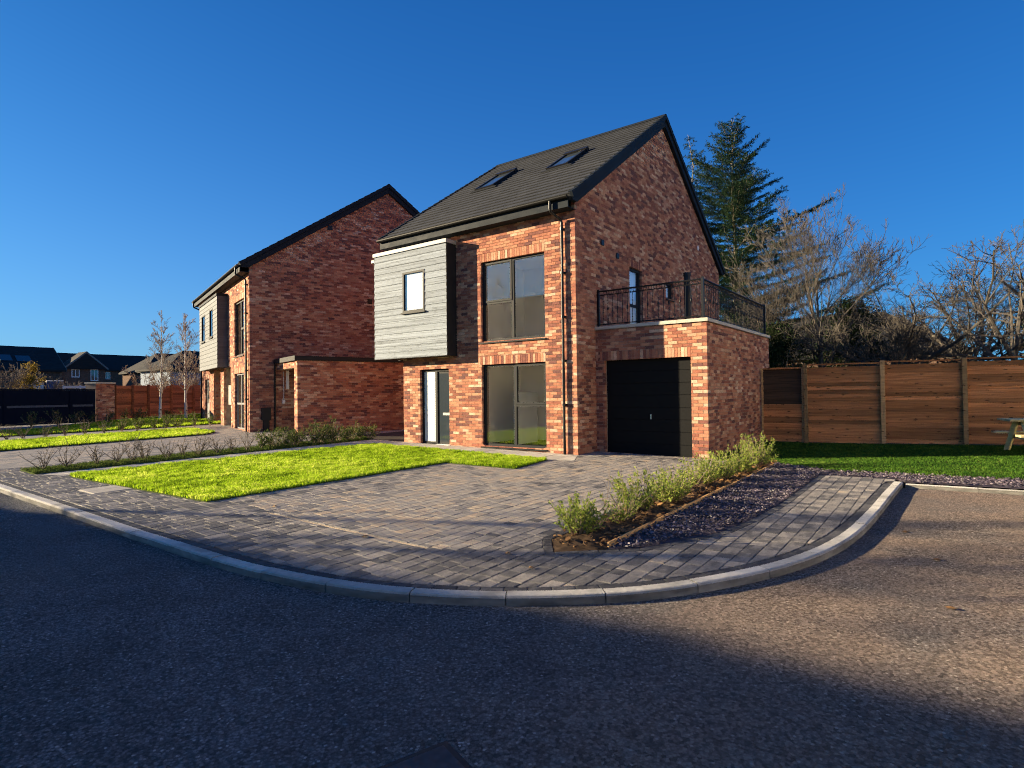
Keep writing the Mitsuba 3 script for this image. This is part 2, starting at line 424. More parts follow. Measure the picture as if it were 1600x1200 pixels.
put('kerb', bed, 'kerb_mat', kind='structure')
# flush edging across the turning head's far side
ed = MB()
for i in range(11):
    x0 = 6.44 + i * .915
    m = MB(); zz = lambda x: gz(x, -.75) - .03
    o = Frame((x0, -.80, zz(x0)), (1, 0, .012), (0, 1, 0), (0, 0, 1))
    cbx(m, o, 0, .909, 0, .10, -.15, .012 + rk.normal(0, .002), .006, (rk.random(), .5))
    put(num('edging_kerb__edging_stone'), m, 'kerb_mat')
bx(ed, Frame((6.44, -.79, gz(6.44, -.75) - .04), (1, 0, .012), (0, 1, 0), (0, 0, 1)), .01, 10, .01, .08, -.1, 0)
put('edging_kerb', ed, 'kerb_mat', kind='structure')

# openings in the paving
LAWN = Polygon([(-6.62, -8.0), (-6.2, -8.06), (-1.75, -7.78), (-1.69, -2.74), (.08, -2.62), (-.12, -1.12), (-6.05, -1.0), (-6.35, -4.4)])
HEDGE_STRIP = Polygon([(-8.25, -8.35), (-7.35, -8.35), (-7.28, .05), (-8.25, .3)])
BED = Polygon([(3.50, -6.62), (3.78, -7.02), (3.95, -6.84), (4.45, -6.45), (4.93, -5.42), (5.08, -4.4), (5.14, -3.3), (5.15, -.36), (5.15, .2), (4.1, 1.15), (3.42, 1.15)])
COVER = sbox(-4.62, -8.5, -3.92, -7.78)
PATH = Polygon([(-7.25, -8.3), (-6.66, -8.05), (-6.40, -4.4), (-6.10, -.95), (-.08, -1.06), (.45, -.95), (.0, -.02), (-7.25, -.02)])
edge_band = LineString(kp).buffer(.115, cap_style='flat')
bed_band = BED.exterior.buffer(.10, cap_style='flat').difference(BED)
field = PAVED.intersection(sbox(-8.9, -20, 30, 1.2)).difference(edge_band).difference(BED.buffer(.105)).difference(LAWN.buffer(.012)).difference(HEDGE_STRIP.buffer(.01)).difference(PATH.buffer(.008)).difference(COVER.buffer(.01))
field = field.difference(sbox(-8.9, -.0, .0, 3)).difference(sbox(0, .93, 3, 3)).difference(sbox(-.4, -7.675, 2.7, -7.625))
rp = np.random.default_rng(11)
pieces = []      # (polygon points, tone)


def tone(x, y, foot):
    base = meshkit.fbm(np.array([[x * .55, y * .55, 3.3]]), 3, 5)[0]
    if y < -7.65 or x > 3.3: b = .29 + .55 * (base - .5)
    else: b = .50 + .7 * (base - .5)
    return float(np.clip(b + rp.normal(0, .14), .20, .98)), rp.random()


def clip_add(poly, region, prepd, tn):
    if prepd.contains(poly): pieces.append((np.array(poly.exterior.coords)[:-1], tn)); return
    if not prepd.intersects(poly): return
    q = poly.intersection(region)
    for g in getattr(q, 'geoms', [q]):
        if g.geom_type == 'Polygon' and g.area > .0012:
            pieces.append((np.array(shapely.geometry.polygon.orient(g.simplify(.004).convex_hull).exterior.coords)[:-1], tn))


pf = prep(field)
G_ = .0035
x = -8.9
while x < 6.4:
    y = -9.3 + rp.random() * .2
    while y < 1.2:
        L = rp.choice([.12, .16, .16, .24, .24])
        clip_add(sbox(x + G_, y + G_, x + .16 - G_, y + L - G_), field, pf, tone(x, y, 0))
        y += L
    x += .16
# charcoal edge courses
rb = np.random.default_rng(12)
s = s_curve - 12
while s < KERB.length - .25:
    a = [offs(s + .003, -.004), offs(s + .197, -.004), offs(s + .197, -.103), offs(s + .003, -.103)]
    pieces.append((np.array(a)[::-1] if Polygon(a).exterior.is_ccw is False else np.array(a), (rb.uniform(.0, .1), rb.random()))); s += .2
be = np.array(BED.exterior.coords)
for i in range(len(be) - 1):
    a, b = be[i], be[i + 1]
    if min(a[1], b[1]) > -.5: continue
    L = np.linalg.norm(b - a); t = (b - a) / L; nr = np.array([t[1], -t[0]])
    if BED.contains(Point(*(a + b) / 2 + nr * .02)): nr = -nr
    k = max(1, round(L / .2))
    for j in range(k):
        p0, p1 = a + t * L * j / k + t * .003, a + t * L * (j + 1) / k - t * .003
        q = np.array([p0 + nr * .006, p1 + nr * .006, p1 + nr * .1, p0 + nr * .1])
        if not Polygon(q).exterior.is_ccw: q = q[::-1]
        pieces.append((q, (rb.uniform(.0, .14), rb.random())))


band_ = shapely.union_all([Polygon(p).buffer(.004, join_style=2) for p, t in pieces if t[0] < .14])
gap_ = BED.buffer(.104, join_style=2).difference(BED.buffer(.005)).difference(band_).intersection(sbox(0, -9, 9, -.5))
for g in getattr(gap_, 'geoms', [gap_]):
    if g.geom_type == 'Polygon' and g.buffer(-.008).area > .0004:
        pieces.append((np.array(shapely.geometry.polygon.orient(g.convex_hull).exterior.coords)[:-1], (.05, .5)))


def paver_mesh(mb, pts, tn):
    pts = np.asarray(pts, float); n = len(pts); c = pts.mean(0); jz = rp.normal(0, .0012); tilt = rp.normal(0, .004, 2)
    z = gz(pts[:, 0], pts[:, 1]) + jz + (pts - c) @ tilt
    inn = c + (pts - c) * (1 - np.minimum(.3, .005 / (np.linalg.norm(pts - c, axis=1, keepdims=True) * .6 + 1e-6)))
    v = np.vstack([np.c_[pts, z - .02], np.c_[pts, z - .0035], np.c_[inn, z]])
    f = [[2 * n, 2 * n + k, 2 * n + k + 1] for k in range(1, n - 1)]
    for k in range(n):
        j = (k + 1) % n
        f += [[k, j, n + j], [k, n + j, n + k], [n + k, n + j, 2 * n + j], [n + k, 2 * n + j, 2 * n + k]]
    mb.add(v, f, tn)


cen = np.array([p.mean(0) for p, _ in pieces]); area = np.array([Polygon(p).area for p, _ in pieces])
order = np.argsort(-(area / np.sum((cen - EYE[:2])**2, 1)**1.5))
rest = MB()
for r_, i in enumerate(order):
    if r_ < 300:
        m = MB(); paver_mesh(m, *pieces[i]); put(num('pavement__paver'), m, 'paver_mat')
    else:
        paver_mesh(rest, *pieces[i])
put('pavement__paving_field', rest, 'paver_mat', kind='stuff')
# pale joint line between footway and drive
m = MB(); bx(m, Frame((-.4, -7.672, gz(-.4, -7.65) - .002), (1, 0, -.014), (0, 1, 0), (0, 0, 1)), 0, 3.1, .008, .032, -.01, -.001, (.99, .5))
put('pavement__joint_strip', m, 'paver_mat')
# flagstone path
pp = prep(PATH); fl = np.random.default_rng(4); base = MB()
put('path', sheet(MB(), PATH, -.008), 'joint_sand', kind='structure')
x = -7.25
while x < .5:
    y = -8.4
    while y < 0:
        q = sbox(x + .004, y + .004, x + .446, y + .446).intersection(PATH)
        for g in getattr(q, 'geoms', [q]):
            if g.geom_type == 'Polygon' and g.area > .01:
                m = MB(); pts = np.array(shapely.geometry.polygon.orient(g.convex_hull).exterior.coords)[:-1]
                paver_mesh(m, pts, (fl.random(), fl.random())); put(num('path__flagstone'), m, 'flag_mat')
        y += .45
    x += .45
# pale inspection cover in the footway
cv = MB(); cz = gz(-4.27, -8.14)
F0 = Frame((-4.62, -8.5, cz), (1, 0, -.014), (0, 1, .012), (0, 0, 1))
bx(cv, F0, .002, .698, .002, .718, -.02, -.006)
k = put('inspection_cover', cv, 'stone', label='pale square inspection cover set in the footway paving by the lawn', category='inspection cover')
m = MB(); cbx(m, F0, .03, .34, .03, .69, -.01, .003, .004, (.6, .5)); put('inspection_cover__lid', m, 'flag_mat')
m = MB(); cbx(m, F0, .348, .67, .03, .69, -.01, .003, .004, (.4, .5)); put('inspection_cover__lid_001', m, 'flag_mat')
# iron manhole in the road, at the photograph's lower edge
mh = MB(); F1 = Frame((4.99, -9.92, gz(5, -10) - .075), (.944, -.33, 0), (-.33, -.944, -.01), (0, 0, 1))
for i in range(4): pass
bx(mh, F1, 0, .62, 0, .72, -.05, .003)
put('manhole_cover', mh, 'black', label='dark iron manhole cover in the shaded road, nearest the viewer', category='manhole cover')
m = MB(); cbx(m, F1, .03, .30, .03, .69, 0, .008, .004); put('manhole_cover__plate', m, 'manhole_mat')
m = MB(); cbx(m, F1, .31, .59, .03, .69, 0, .008, .004); put('manhole_cover__plate_001', m, 'manhole_mat')

# lawns
def lawn_base(key, poly, h, bsdf='turf_base'):
    mb = MB(); sheet(mb, poly, h)
    r = np.array(poly.exterior.coords)
    for a, b in zip(r, r[1:]):
        z0, z1 = gz(*a), gz(*b)
        mb.add([(*a, z0 - .05), (*b, z1 - .05), (*b, z1 + h), (*a, z0 + h)], [[0, 1, 2, 3]])
    put(key, mb, bsdf, kind='structure')


def grass(key, poly, per, hgt, wid, bsdf, base, label, seed, clump=True):
    r = np.random.default_rng(seed); x0, y0, x1, y1 = poly.bounds
    n = int((x1 - x0) * (y1 - y0) * per)
    P = np.c_[r.uniform(x0, x1, n), r.uniform(y0, y1, n)]
    P = P[shapely.contains_xy(poly, P[:, 0], P[:, 1])]
    n = len(P)
    cl = meshkit.fbm(np.c_[P * 5.5, np.zeros(n)], 3, seed) ; big = meshkit.fbm(np.c_[P * .8, np.zeros(n)], 3, seed + 9)
    keep = r.random(n) < (.35 + 1.3 * cl if clump else 1.0)
    P, cl, big = P[keep], cl[keep], big[keep]; n = len(P)
    h = hgt * (.45 + .9 * cl if clump else 1) * r.uniform(.7, 1.25, n)
    th = r.uniform(0, 2 * np.pi, n); tilt = h * np.abs(r.normal(.45, .35, n)); la = r.uniform(0, 2 * np.pi, n)
    # blades of one clump lean together
    if clump:
        la = 2 * np.pi * 2 * meshkit.noise(np.c_[P * 4, np.ones(n)], seed + 2) + r.normal(0, .7, n)
    z = gz(P[:, 0], P[:, 1]) + base
    B = np.c_[P, z]; w = wid * r.uniform(.6, 1.3, n) / 2
    d = np.c_[np.cos(th), np.sin(th), np.zeros(n)] * w[:, None]
    mid = B + np.c_[np.cos(la) * tilt * .3, np.sin(la) * tilt * .3, h * .6]; tip = B + np.c_[np.cos(la) * tilt, np.sin(la) * tilt, h]
    v = np.stack([B - d, B + d, mid + d * .8, tip, mid - d * .8], 1).reshape(-1, 3)
    i = np.arange(n)[:, None] * 5
    f = np.vstack([i + [0, 1, 2], i + [0, 2, 4], i + [4, 2, 3]])
    t = np.clip(.30 + .75 * (cl - .25) + .6 * (big - .5) + r.normal(0, .2, n), .02, 1)
    mb = MB(); mb.add(v, f, np.repeat(np.c_[t, r.random(n)], 5, 0)); put(key, mb, bsdf, label=label, kind='stuff')


lawn_base('lawn', LAWN, .012)
grass(num('grass'), LAWN, 4200, .062, .011, 'grass_mat', .01, 'bright sunlit grass of the front lawn', 21)
lawn_base('hedge_strip', HEDGE_STRIP, .02)
grass(num('grass'), HEDGE_STRIP, 2200, .055, .011, 'hedge_leaf', .015, 'dark green strip of grass under the bare hedge', 22)
LAWN2 = Polygon([(-16.6, -9.0), (-13.4, -9.0), (-13.35, -7.5), (-13.75, -1.9), (-14.5, -1.2), (-17.2, -.9), (-16.5, -6.8)])
lawn_base('lawn_001', LAWN2, .02)
grass(num('grass'), LAWN2, 1500, .07, .016, 'grass_mat', .015, 'sunlit strip of lawn before the neighbouring house', 23)
LAWN3 = Polygon([(-21.8, -8.5), (-19.3, -8.5), (-18.9, -1.2), (-19.3, 5.5), (-28.2, 5.0), (-25.2, -1.0), (-22.2, -4.2)])
lawn_base('lawn_002', LAWN3, .02)
grass(num('grass'), LAWN3, 700, .085, .022, 'grass_mat', .015, 'furthest strip of lawn in front of the dark gate', 24)
ART = Polygon([(3.42, 1.0), (4.15, .98), (5.2, .25), (6.4, .28), (14, .28), (14, 7.0), (9.2, 6.4), (5.7, 5.72), (3.9, 5.5), (2.78, 5.4), (2.78, 1.3)])
lawn_base('lawn_003', ART, .01)
grass(num('grass'), ART, 1500, .035, .014, 'artificial_grass', .008, 'short dark green lawn before the timber fence', 25, clump=False)

# ------------------------------------------------------------------ brickwork
def shrink_convex(pts): return pts


def brickwork(poly, holes, soldiers, anchor, direction, parity, v0, seed, left=None, right=None):
    """Bricks of one wall in (u, v): list of (polygon points, tone). anchor: the u of the corner that the bond starts from; direction +1 or -1; parity: whether even or odd courses
    carry their stretcher to that corner. left / right: u beyond which the other parity stops short for the adjoining wall's header."""
    r = np.random.default_rng(seed); out = []
    region = poly
    for h in holes: region = region.difference(h)
    for s_ in soldiers: region = region.difference(s_.buffer(.004, join_style=2))
    pr_ = prep(region); x0, y0, x1, y1 = poly.bounds

    def tn(u, v):
        b = meshkit.fbm(np.array([[u * 1.3 + seed, v * 2.0, seed * .7]]), 2, seed)[0]
        return float(np.clip(.50 + .5 * (b - .5) + r.normal(0, .27), .0, 1.0)), r.random()
    k = 0
    while v0 + k * .075 < y1:
        v = v0 + k * .075
        even = (k % 2 == parity)
        if v + .065 > y0:
            u = anchor if even else anchor + direction * .1125
            if not even and not ((left is not None and direction > 0) or (right is not None and direction < 0)):
                u = anchor - direction * .1125
            while (u < x1 if direction > 0 else u > x0):
                L = .215
                q = (u, u + L) if direction > 0 else (u - L, u)
                if q[1] > x0 and q[0] < x1:
                    p = sbox(q[0], v, q[1], v + .065)
                    t_ = tn(q[0], v)
                    if pr_.contains(p): out.append((np.array([(q[0], v), (q[1], v), (q[1], v + .065), (q[0], v + .065)]), t_))
                    elif pr_.intersects(p):
                        g_ = p.intersection(region)
                        for g in getattr(g_, 'geoms', [g_]):
                            if g.geom_type == 'Polygon' and g.area > .0009:
                                out.append((np.array(shapely.geometry.polygon.orient(g.convex_hull).exterior.coords)[:-1], t_))
                u += direction * .225
        k += 1
    for s_ in soldiers:
        a0, b0, a1, b1 = s_.bounds; n = max(1, round((a1 - a0) / .0755)); w = (a1 - a0) / n
        for i in range(n):
            t_ = tn(a0, b0); t_ = (min(1, t_[0] + .12), t_[1])
            out.append((np.array([(a0 + i * w + .004, b0), (a0 + (i + 1) * w - .006, b0), (a0 + (i + 1) * w - .006, b1), (a0 + i * w + .004, b1)]), t_))
    return out


rj = np.random.default_rng(31)


def lay(mb, fr, pts, t):
    prism(mb, fr, pts, -.1, rj.normal(0, .0016), t)


def wall_slab(key, fr, poly, holes, bsdf='mortar', w0=-.30, w1=-.012):
    p = poly
    for h in holes: p = p.difference(h.buffer(.006, join_style=2))
    put(key, slab(MB(), fr, p, w0, w1), bsdf)


def emit_bricks(root, walls):
    """walls: (wall key, frame, bricks). The 300 that show largest are parts of their walls, the rest is one part of the house."""
    allb = []
    for key, fr, bs in walls:
        for pts, t in bs:
            c = fr.w(np.array([[*pts.mean(0), 0]]))[0]; d = EYE - c; dist = np.linalg.norm(d); cosv = (d @ fr.N) / dist
            pix = (FW @ (c - EYE)); 
            allb.append(((np.ptp(pts[:, 0]) * np.ptp(pts[:, 1])) * max(cosv, 0) / dist**2 if pix > 0 else 0, key, fr, pts, t))
    allb.sort(key=lambda a: -a[0])
    rest = MB()
    for i, (_, key, fr, pts, t) in enumerate(allb):
        if i < 300:
            m = MB(); lay(m, fr, pts, t); put(num(f'{key}__brick'), m, 'brick_mat')
        else: lay(rest, fr, pts, t)
    put(f'{root}__brickwork', rest, 'brick_mat', kind='stuff')


def window(root, fr, u0, u1, v0, v1, bars, w=-.075, mat='frame', sash=(), sill=True, name='window', glass=True, fw=.06):
    """Frame with bars [(axis, pos, from, to)], sashes [(u0, u1, v0, v1)] that stand a little proud, and panes between."""
    k = num(f'{root}__{name}'); m = MB(); d = .07
    bx(m, fr, u0, u0 + fw, v0, v1, w - d, w); bx(m, fr, u1 - fw, u1, v0, v1, w - d, w)
    bx(m, fr, u0 + fw, u1 - fw, v0, v0 + fw, w - d, w - .001); bx(m, fr, u0 + fw, u1 - fw, v1 - fw, v1, w - d, w - .001)
    put(k, m, mat)
    for ax, pos, a, b in bars:
        mm = MB()
        if ax == 'v': bx(mm, fr, pos - fw * .6, pos + fw * .6, a, b, w - d, w - .003)
        else: bx(mm, fr, a, b, pos - fw * .6, pos + fw * .6, w - d, w - .005)
        put(num(f'{k}__' + ('mullion' if ax == 'v' else 'transom')), mm, mat)
    for a, b, c, e in sash:
        mm = MB(); s_ = .05; ww = w + .012
        bx(mm, fr, a, a + s_, c, e, w - .05, ww); bx(mm, fr, b - s_, b, c, e, w - .05, ww)
        bx(mm, fr, a + s_, b - s_, c, c + s_, w - .05, ww - .001); bx(mm, fr, a + s_, b - s_, e - s_, e, w - .05, ww - .001)
        put(num(f'{k}__sash'), mm, mat)
    if glass:
        mm = MB(); c = np.array([[u0 + .02, v0 + .02, w - .035], [u1 - .02, v0 + .02, w - .035], [u1 - .02, v1 - .02, w - .035], [u0 + .02, v1 - .02, w - .035]])
        mm.add(fr.w(c), [[0, 1, 2, 3]]); put(num(f'{k}__pane'), mm, 'glass')
    if sill:
        mm = MB(); prism(mm, Frame(fr.O + fr.U * (u0 - .03), fr.N, fr.V, -fr.U), [(w - .02, v0 - .045), (.045, v0 - .055), (.045, v0 - .03), (w - .02, v0 + .004)][::1], -(u1 - u0 + .06), 0, back=True)
        put(num(f'{k}__sill'), mm, mat)
    return k


def room(key, fr, u0, u1, v0, v1, depth, w=-.302):
    """Five faces of a plastered room behind a window, seen from inside, floor apart."""
    m = MB(); c = np.array([[u, v, ww] for ww in (w, w - depth) for v in (v0, v1) for u in (u0, u1)], float)
    m.add(fr.w(c), [[4, 5, 7, 6], [2, 3, 7, 6], [0, 2, 6, 4], [1, 5, 7, 3]]); put(key, m, 'plaster')
    m = MB(); m.add(fr.w(c), [[0, 1, 5, 4]]); put(key + '__floor', m, 'floorboard')


# ------------------------------------------------------------------ houses
def house_frames(O, a):
    c, s_ = math.cos(a), math.sin(a); O = np.asarray(O, float)
    ex, ey, ez = np.array([c, -s_, 0]), np.array([s_, c, 0]), np.array([0, 0, 1.0])
    at = lambda x, y, z=0: O + x * ex + y * ey + z * ez
    return ex, ey, ez, at


D, RIDGE, EAVEZ, OV = 10.948, 10.045, 6.077, -.347
SL = (RIDGE - EAVEZ) / (D / 2 - OV); SA = math.atan(SL); SLEN = (D / 2 - OV) / math.cos(SA)
GABLE_SLOPE = lambda y: EAVEZ - .20 + SL * (min(y, D - y) - OV)


def roof(root, O, a, xl, xr, tiles, seed):
    ex, ey, ez, at = house_frames(O, a); r = np.random.default_rng(seed)
    cs, sn = math.cos(SA), math.sin(SA)
    ff = Frame(at(xl, OV, EAVEZ), ex, ey * cs + ez * sn, ez * cs - ey * sn)
    fb = Frame(at(xr, D - OV, EAVEZ), -ex, -ey * cs + ez * sn, ez * cs + ey * sn)
    W = xr - xl
    m = MB(); bx(m, ff, .06, W - .06, .0, SLEN - .01, -.12, -.012); bx(m, fb, .06, W - .06, .0, SLEN - .01, -.12, -.012); put(f'{root}__roof', m, 'roof_tile_mat')
    rows, cols = 22, int(round((W - .1) / .33)); g = SLEN / rows; tw = (W - .1) / cols
    big = MB(); pieces = []
    for i in range(rows):
        for j in range(-1, cols + 1):
            u0 = .05 + (j + .5 * (i % 2)) * tw; u1 = u0 + tw; u0, u1 = max(u0, .05), min(u1, W - .05)
            if u1 - u0 < .03: continue
            pieces.append((i, j, u0 + .0025, u1 - .0025))

    def tile(mb, fr, i, u0, u1):
        v0, v1 = i * g, (i + 1) * g + .02; b = .026 + r.normal(0, .0012); t = (r.random(), r.random())
        c = np.array([[u0, v0, b - .022], [u1, v0, b - .022], [u1, v0, b], [u0, v0, b], [u1, v1, -.004], [u0, v1, -.004], [u1, v1, -.02], [u0, v1, -.02]])
        mb.add(fr.w(c), [[0, 1, 2, 3], [3, 2, 4, 5], [0, 3, 5, 7], [1, 6, 4, 2]], t)
    if tiles:
        pieces.sort(key=lambda q: q[0] * .33 - q[2])
        for n_, (i, j, u0, u1) in enumerate(pieces):
            if n_ < 300:
                mm = MB(); tile(mm, ff, i, u0, u1); put(num(f'{root}__roof__tile'), mm, 'roof_tile_mat')
            else: tile(big, ff, i, u0, u1)
    else:
        for (i, j, u0, u1) in pieces: tile(big, ff, i, u0, u1)
    for (i, j, u0, u1) in pieces: tile(big, fb, i, u0, u1)
    put(f'{root}__roof__tiling', big, 'roof_tile_mat', kind='stuff')
    # ridge caps
    rid = at(xl, D / 2, RIDGE + .03)
    n = int(W / .45)
    for k in range(n):
        a0, a1 = W * k / n + .003, W * (k + 1) / n - .003
        mm = MB(); fr = Frame(rid, ey, ez, ex)
        prism(mm, fr, [(-.13, -.085), (.13, -.085), (.13, -.06), (.03, .02), (-.03, .02), (-.13, -.06)], a0, a1, back=True)
        put(num(f'{root}__roof__ridge_tile'), mm, 'navy')
    # verge: capped course by course, and a deep barge board under it
    for side, u in (('r', W), ('l', 0)):
        s_ = 1 if side == 'r' else -1
        for fr, uu, sg in ((ff, u, s_), (fb, W - u, -s_)):
            mm = MB()
            for i in range(rows):
                lo, hi = sorted((uu - sg * .09, uu + sg * .012))
                v0, v1 = i * g, (i + 1) * g + .035
                c = np.array([[lo, v0, -.09], [hi, v0, -.09], [hi, v1, -.09], [lo, v1, -.09], [lo, v0, .052], [hi, v0, .052], [hi, v1, .030], [lo, v1, .030]])
                mm.add(fr.w(c), [[4, 5, 6, 7], [0, 1, 5, 4], [0, 4, 7, 3], [1, 2, 6, 5], [0, 3, 2, 1], [3, 7, 6, 2]])
            put(num(f'{root}__roof__verge_trim'), mm, 'navy')
            mm = MB(); lo, hi = sorted((uu - sg * .13, uu - sg * .03)); cut = SL * .0
            # lower edge of the board runs level at its foot
            vtop = SLEN - .12 * math.tan(SA) - .005
            prism(mm, Frame(fr.O + fr.U * lo, fr.V, fr.N, fr.U) if False else Frame(fr.O + fr.U * hi, -fr.V, fr.N, -(-fr.U)) if False else Frame(fr.O + fr.U * lo, fr.V, -np.cross(fr.V, fr.U), fr.U), [(.0, -.10), (vtop, -.10), (vtop - .16 * math.tan(SA), -.27), (.18, -.27), (.0, -.16)][::-1], 0, hi - lo, back=True)
            put(num(f'{root}__roof__barge_board'), mm, 'navy')
    # eaves: fascia, soffit, gutter
    e0, e1 = xl + .03, xr - .13
    mm = MB(); bx(mm, Frame(at(0, 0, 0), ex, ez, -ey), e0, e1, 5.79, 6.02, .295, .325); put(f'{root}__fascia', mm, 'navy')
    mm = MB(); bx(mm, Frame(at(0, 0, 0), ex, ez, -ey), e0, e1, 5.792, 5.81, -.02, .294); put(f'{root}__soffit', mm, 'navy')
    mm = MB(); ang = np.linspace(math.pi, 2 * math.pi, 9); R = .058
    prof = [(.385 + R * math.cos(t), 6.035 + R * math.sin(t)) for t in ang] + [(.385 + (R - .006) * math.cos(t), 6.035 + (R - .006) * math.sin(t)) for t in ang[::-1]]
    ring = np.array(prof)
    v = np.vstack([np.c_[np.full(len(ring), q), ring[:, 1], ring[:, 0]] for q in (e0 - .03, e1 + .02)]); n = len(ring)
    f = [[i, (i + 1) % n, n + (i + 1) % n, n + i] for i in range(n)]
    fr = Frame(at(0, 0, 0), ex, ez, -ey); mm.add(fr.w(v), f)
    for q in (e0 - .03, e1 + .02):
        c = np.vstack([[q, 6.035, .385], np.c_[np.full(9, q), ring[:9, 1], ring[:9, 0]]]); mm.add(fr.w(c), [[0, i, i + 1] for i in range(1, 9)])
    put(f'{root}__gutter', mm, 'black')
    return ff


def downpipe(root, O, a, x, zb, name='downpipe'):
    ex, ey, ez, at = house_frames(O, a); m = MB()
    tube(m, [at(x - .12, -.385, 6.0), at(x - .12, -.385, 5.80), at(x - .11, -.37, 5.74), at(x - .02, -.09, 5.60), at(x, -.065, 5.54), at(x, -.065, zb)], .034, 10)
    k = put(num(f'{root}__{name}'), m, 'black', smooth=40)
    for z in (5.35, 4.3, 3.25, 2.2, 1.15):
        mm = MB(); tube(mm, [at(x, -.065, z), at(x, -.065, z + .06)], .044, 10); bx(mm, Frame(at(x, 0, z), ex, ez, -ey), -.06, .06, .01, .05, -.002, .035)
        put(num(f'{k}__bracket'), mm, 'black')


def bay(root, O, a, x0, x1, y, z0, z1, mat, side, wins, cap, seed, back=0.0):
    ex, ey, ez, at = house_frames(O, a); r = np.random.default_rng(seed)
    fr = Frame(at(0, y, 0), ex, ez, -ey); k = f'{root}__bay'
    m = MB()
    core = sbox(x0 + .02, z0 + .02, x1 - .02, z1 - .02)
    for (a0, a1, b0, b1) in wins: core = core.difference(sbox(a0, b0, a1, b1))
    slab(m, fr, core, -(back - y) - .001, -.022); put(k, m, 'dark_room')
    nb = 17; h = (z1 - .10 - z0) / nb
    for i in range(nb):
        v0 = z0 + i * h; p = sbox(x0 + .002, v0, x1 - .002, v0 + h - .008)
        for (a0, a1, b0, b1) in wins: p = p.difference(sbox(a0 - .005, b0 - .05, a1 + .005, b1 + .005))
        t = (r.random(), r.random())
        for g in getattr(p, 'geoms', [p]):
            if g.is_empty: continue
            mm = MB(); m_ = trimesh.creation.extrude_polygon(g, .022, engine='earcut'); v = np.array(m_.vertices)
            v[:, 2] = np.where(v[:, 2] > .01, 0.004 - .012 * (v[:, 1] - v0) / h, -.02)
            mm.add(fr.w(v), np.array(m_.faces), t); put(num(f'{k}__board'), mm, mat)
    mm = MB(); fs = Frame(at(x1, y, 0), ey, ez, ex); 
    if side == 'panel':
        bx(mm, fs, .001, back - y - .004, z0 + .0, z1 - .1, -.018, .003); put(f'{k}__side_panel', mm, 'charcoal')
    else:
        for i in range(nb):
            v0 = z0 + i * h; mm = MB(); bx(mm, fs, .003, back - y - .004, v0, v0 + h - .008, -.02, .003, (r.random(), r.random())); put(num(f'{k}__side_board'), mm, mat)
    mm = MB(); bx(mm, Frame(at(x0, y, z0), ex, ey, ez), .004, x1 - x0 - .004, .004, back - y - .003, -.012, .02); put(f'{k}__underside', mm, 'charcoal')
    mm = MB(); bx(mm, Frame(at(x0, y, z1 - .098), ex, ey, ez), -.02, x1 - x0 + .02, -.03, back - y - .003, 0, .10); put(f'{k}__cap', mm, cap)
    mm = MB(); bx(mm, Frame(at(x0, y, z0), ey, ez, -ex), .001, (back - y) - .004, 0, z1 - z0 - .1, -.018, .003); put(f'{k}__end_panel', mm, 'charcoal')
    for (a0, a1, b0, b1) in wins:
        kk = window(k, fr, a0, a1, b0, b1, [], w=.012, name='bay_window', sill=False, fw=.055)
    return fr


# ---- the main house
H = 'brick_house'
O1, A1 = (0, 0, 0), 0.0
ex, ey, ez, at1 = house_frames(O1, A1)
tag(H, 'red brick house with a garage, roof terrace and pale boarded bay, nearest the viewer', 'house')
fF = Frame((0, 0, 0), ex, ez, -ey); fG = Frame((0, 0, 0), ey, ez, ex)
W1, W2, GZ1, GZ2, UZ1, UZ2 = -2.897, -.876, .10, 2.234, 2.841, 4.949
DX1, DX2, DZ = -5.196, -4.071, 2.183
WG, WU = -5.878, -6.42
front = Polygon([(WG, -.35), (0, -.35), (0, 5.82), (WU, 5.82), (WU, 2.53), (WG, 2.53)])
holesF = [sbox(W1, GZ1, W2, GZ2), sbox(W1, UZ1, W2, UZ2), sbox(DX1, -.05, DX2, DZ)]
solF = [sbox(W1 - .11, GZ2, W2 + .004, GZ2 + .215), sbox(W1 - .02, UZ2, W2 + .004, UZ2 + .215)]
gable = Polygon([(0, -.35), (D, -.35), (D, GABLE_SLOPE(D) - .05), (D / 2, GABLE_SLOPE(D / 2)), (0, GABLE_SLOPE(0))])
GW, GW2 = (2.95, 3.78, 3.02, 4.95), (5.57, 6.21, 4.38, 4.90)
holesG = [sbox(GW[0], GW[2], GW[1], GW[3]), sbox(GW2[0], GW2[2], GW2[1], GW2[3])]
solG = [sbox(GW[0] - .05, GW[3], GW[1] + .05, GW[3] + .215), sbox(GW2[0] - .05, GW2[3], GW2[1] + .05, GW2[3] + .215)]
g, GX, GZT, GY2 = .9365, 2.763, 3.007, 6.557
fD = Frame((0, g, 0), ex, ez, -ey); fS = Frame((GX, 0, 0), ey, ez, ex)
DR = (.231, 2.394, 2.25)
gfront = Polygon([(.0, -.35), (GX, -.35), (GX, GZT), (.0, GZT)]); gside = Polygon([(g, -.35), (GY2, -.35), (GY2, GZT), (g, GZT)])
holesD = [sbox(DR[0], -.5, DR[1], DR[2])]; solD = [sbox(DR[0] - .12, DR[2], DR[1] + .004, DR[2] + .215)]
V0 = -.30
bF = brickwork(front, holesF, solF, 0.0, -1, 0, V0, 41, right=0)
bG = brickwork(gable, holesG, solG, 0.0, 1, 1, V0, 43, left=0)
bD = brickwork(gfront, holesD, solD, GX, -1, 0, V0, 45, right=0)
bS = brickwork(gside, [], [], g, 1, 1, V0, 47, left=0)
wall_slab(f'{H}__front_wall', fF, front.intersection(sbox(-20, -1, -.011, 20)), holesF)
wall_slab(f'{H}__gable_wall', fG, gable.intersection(sbox(.302, -1, D - .302, 20)), holesG)
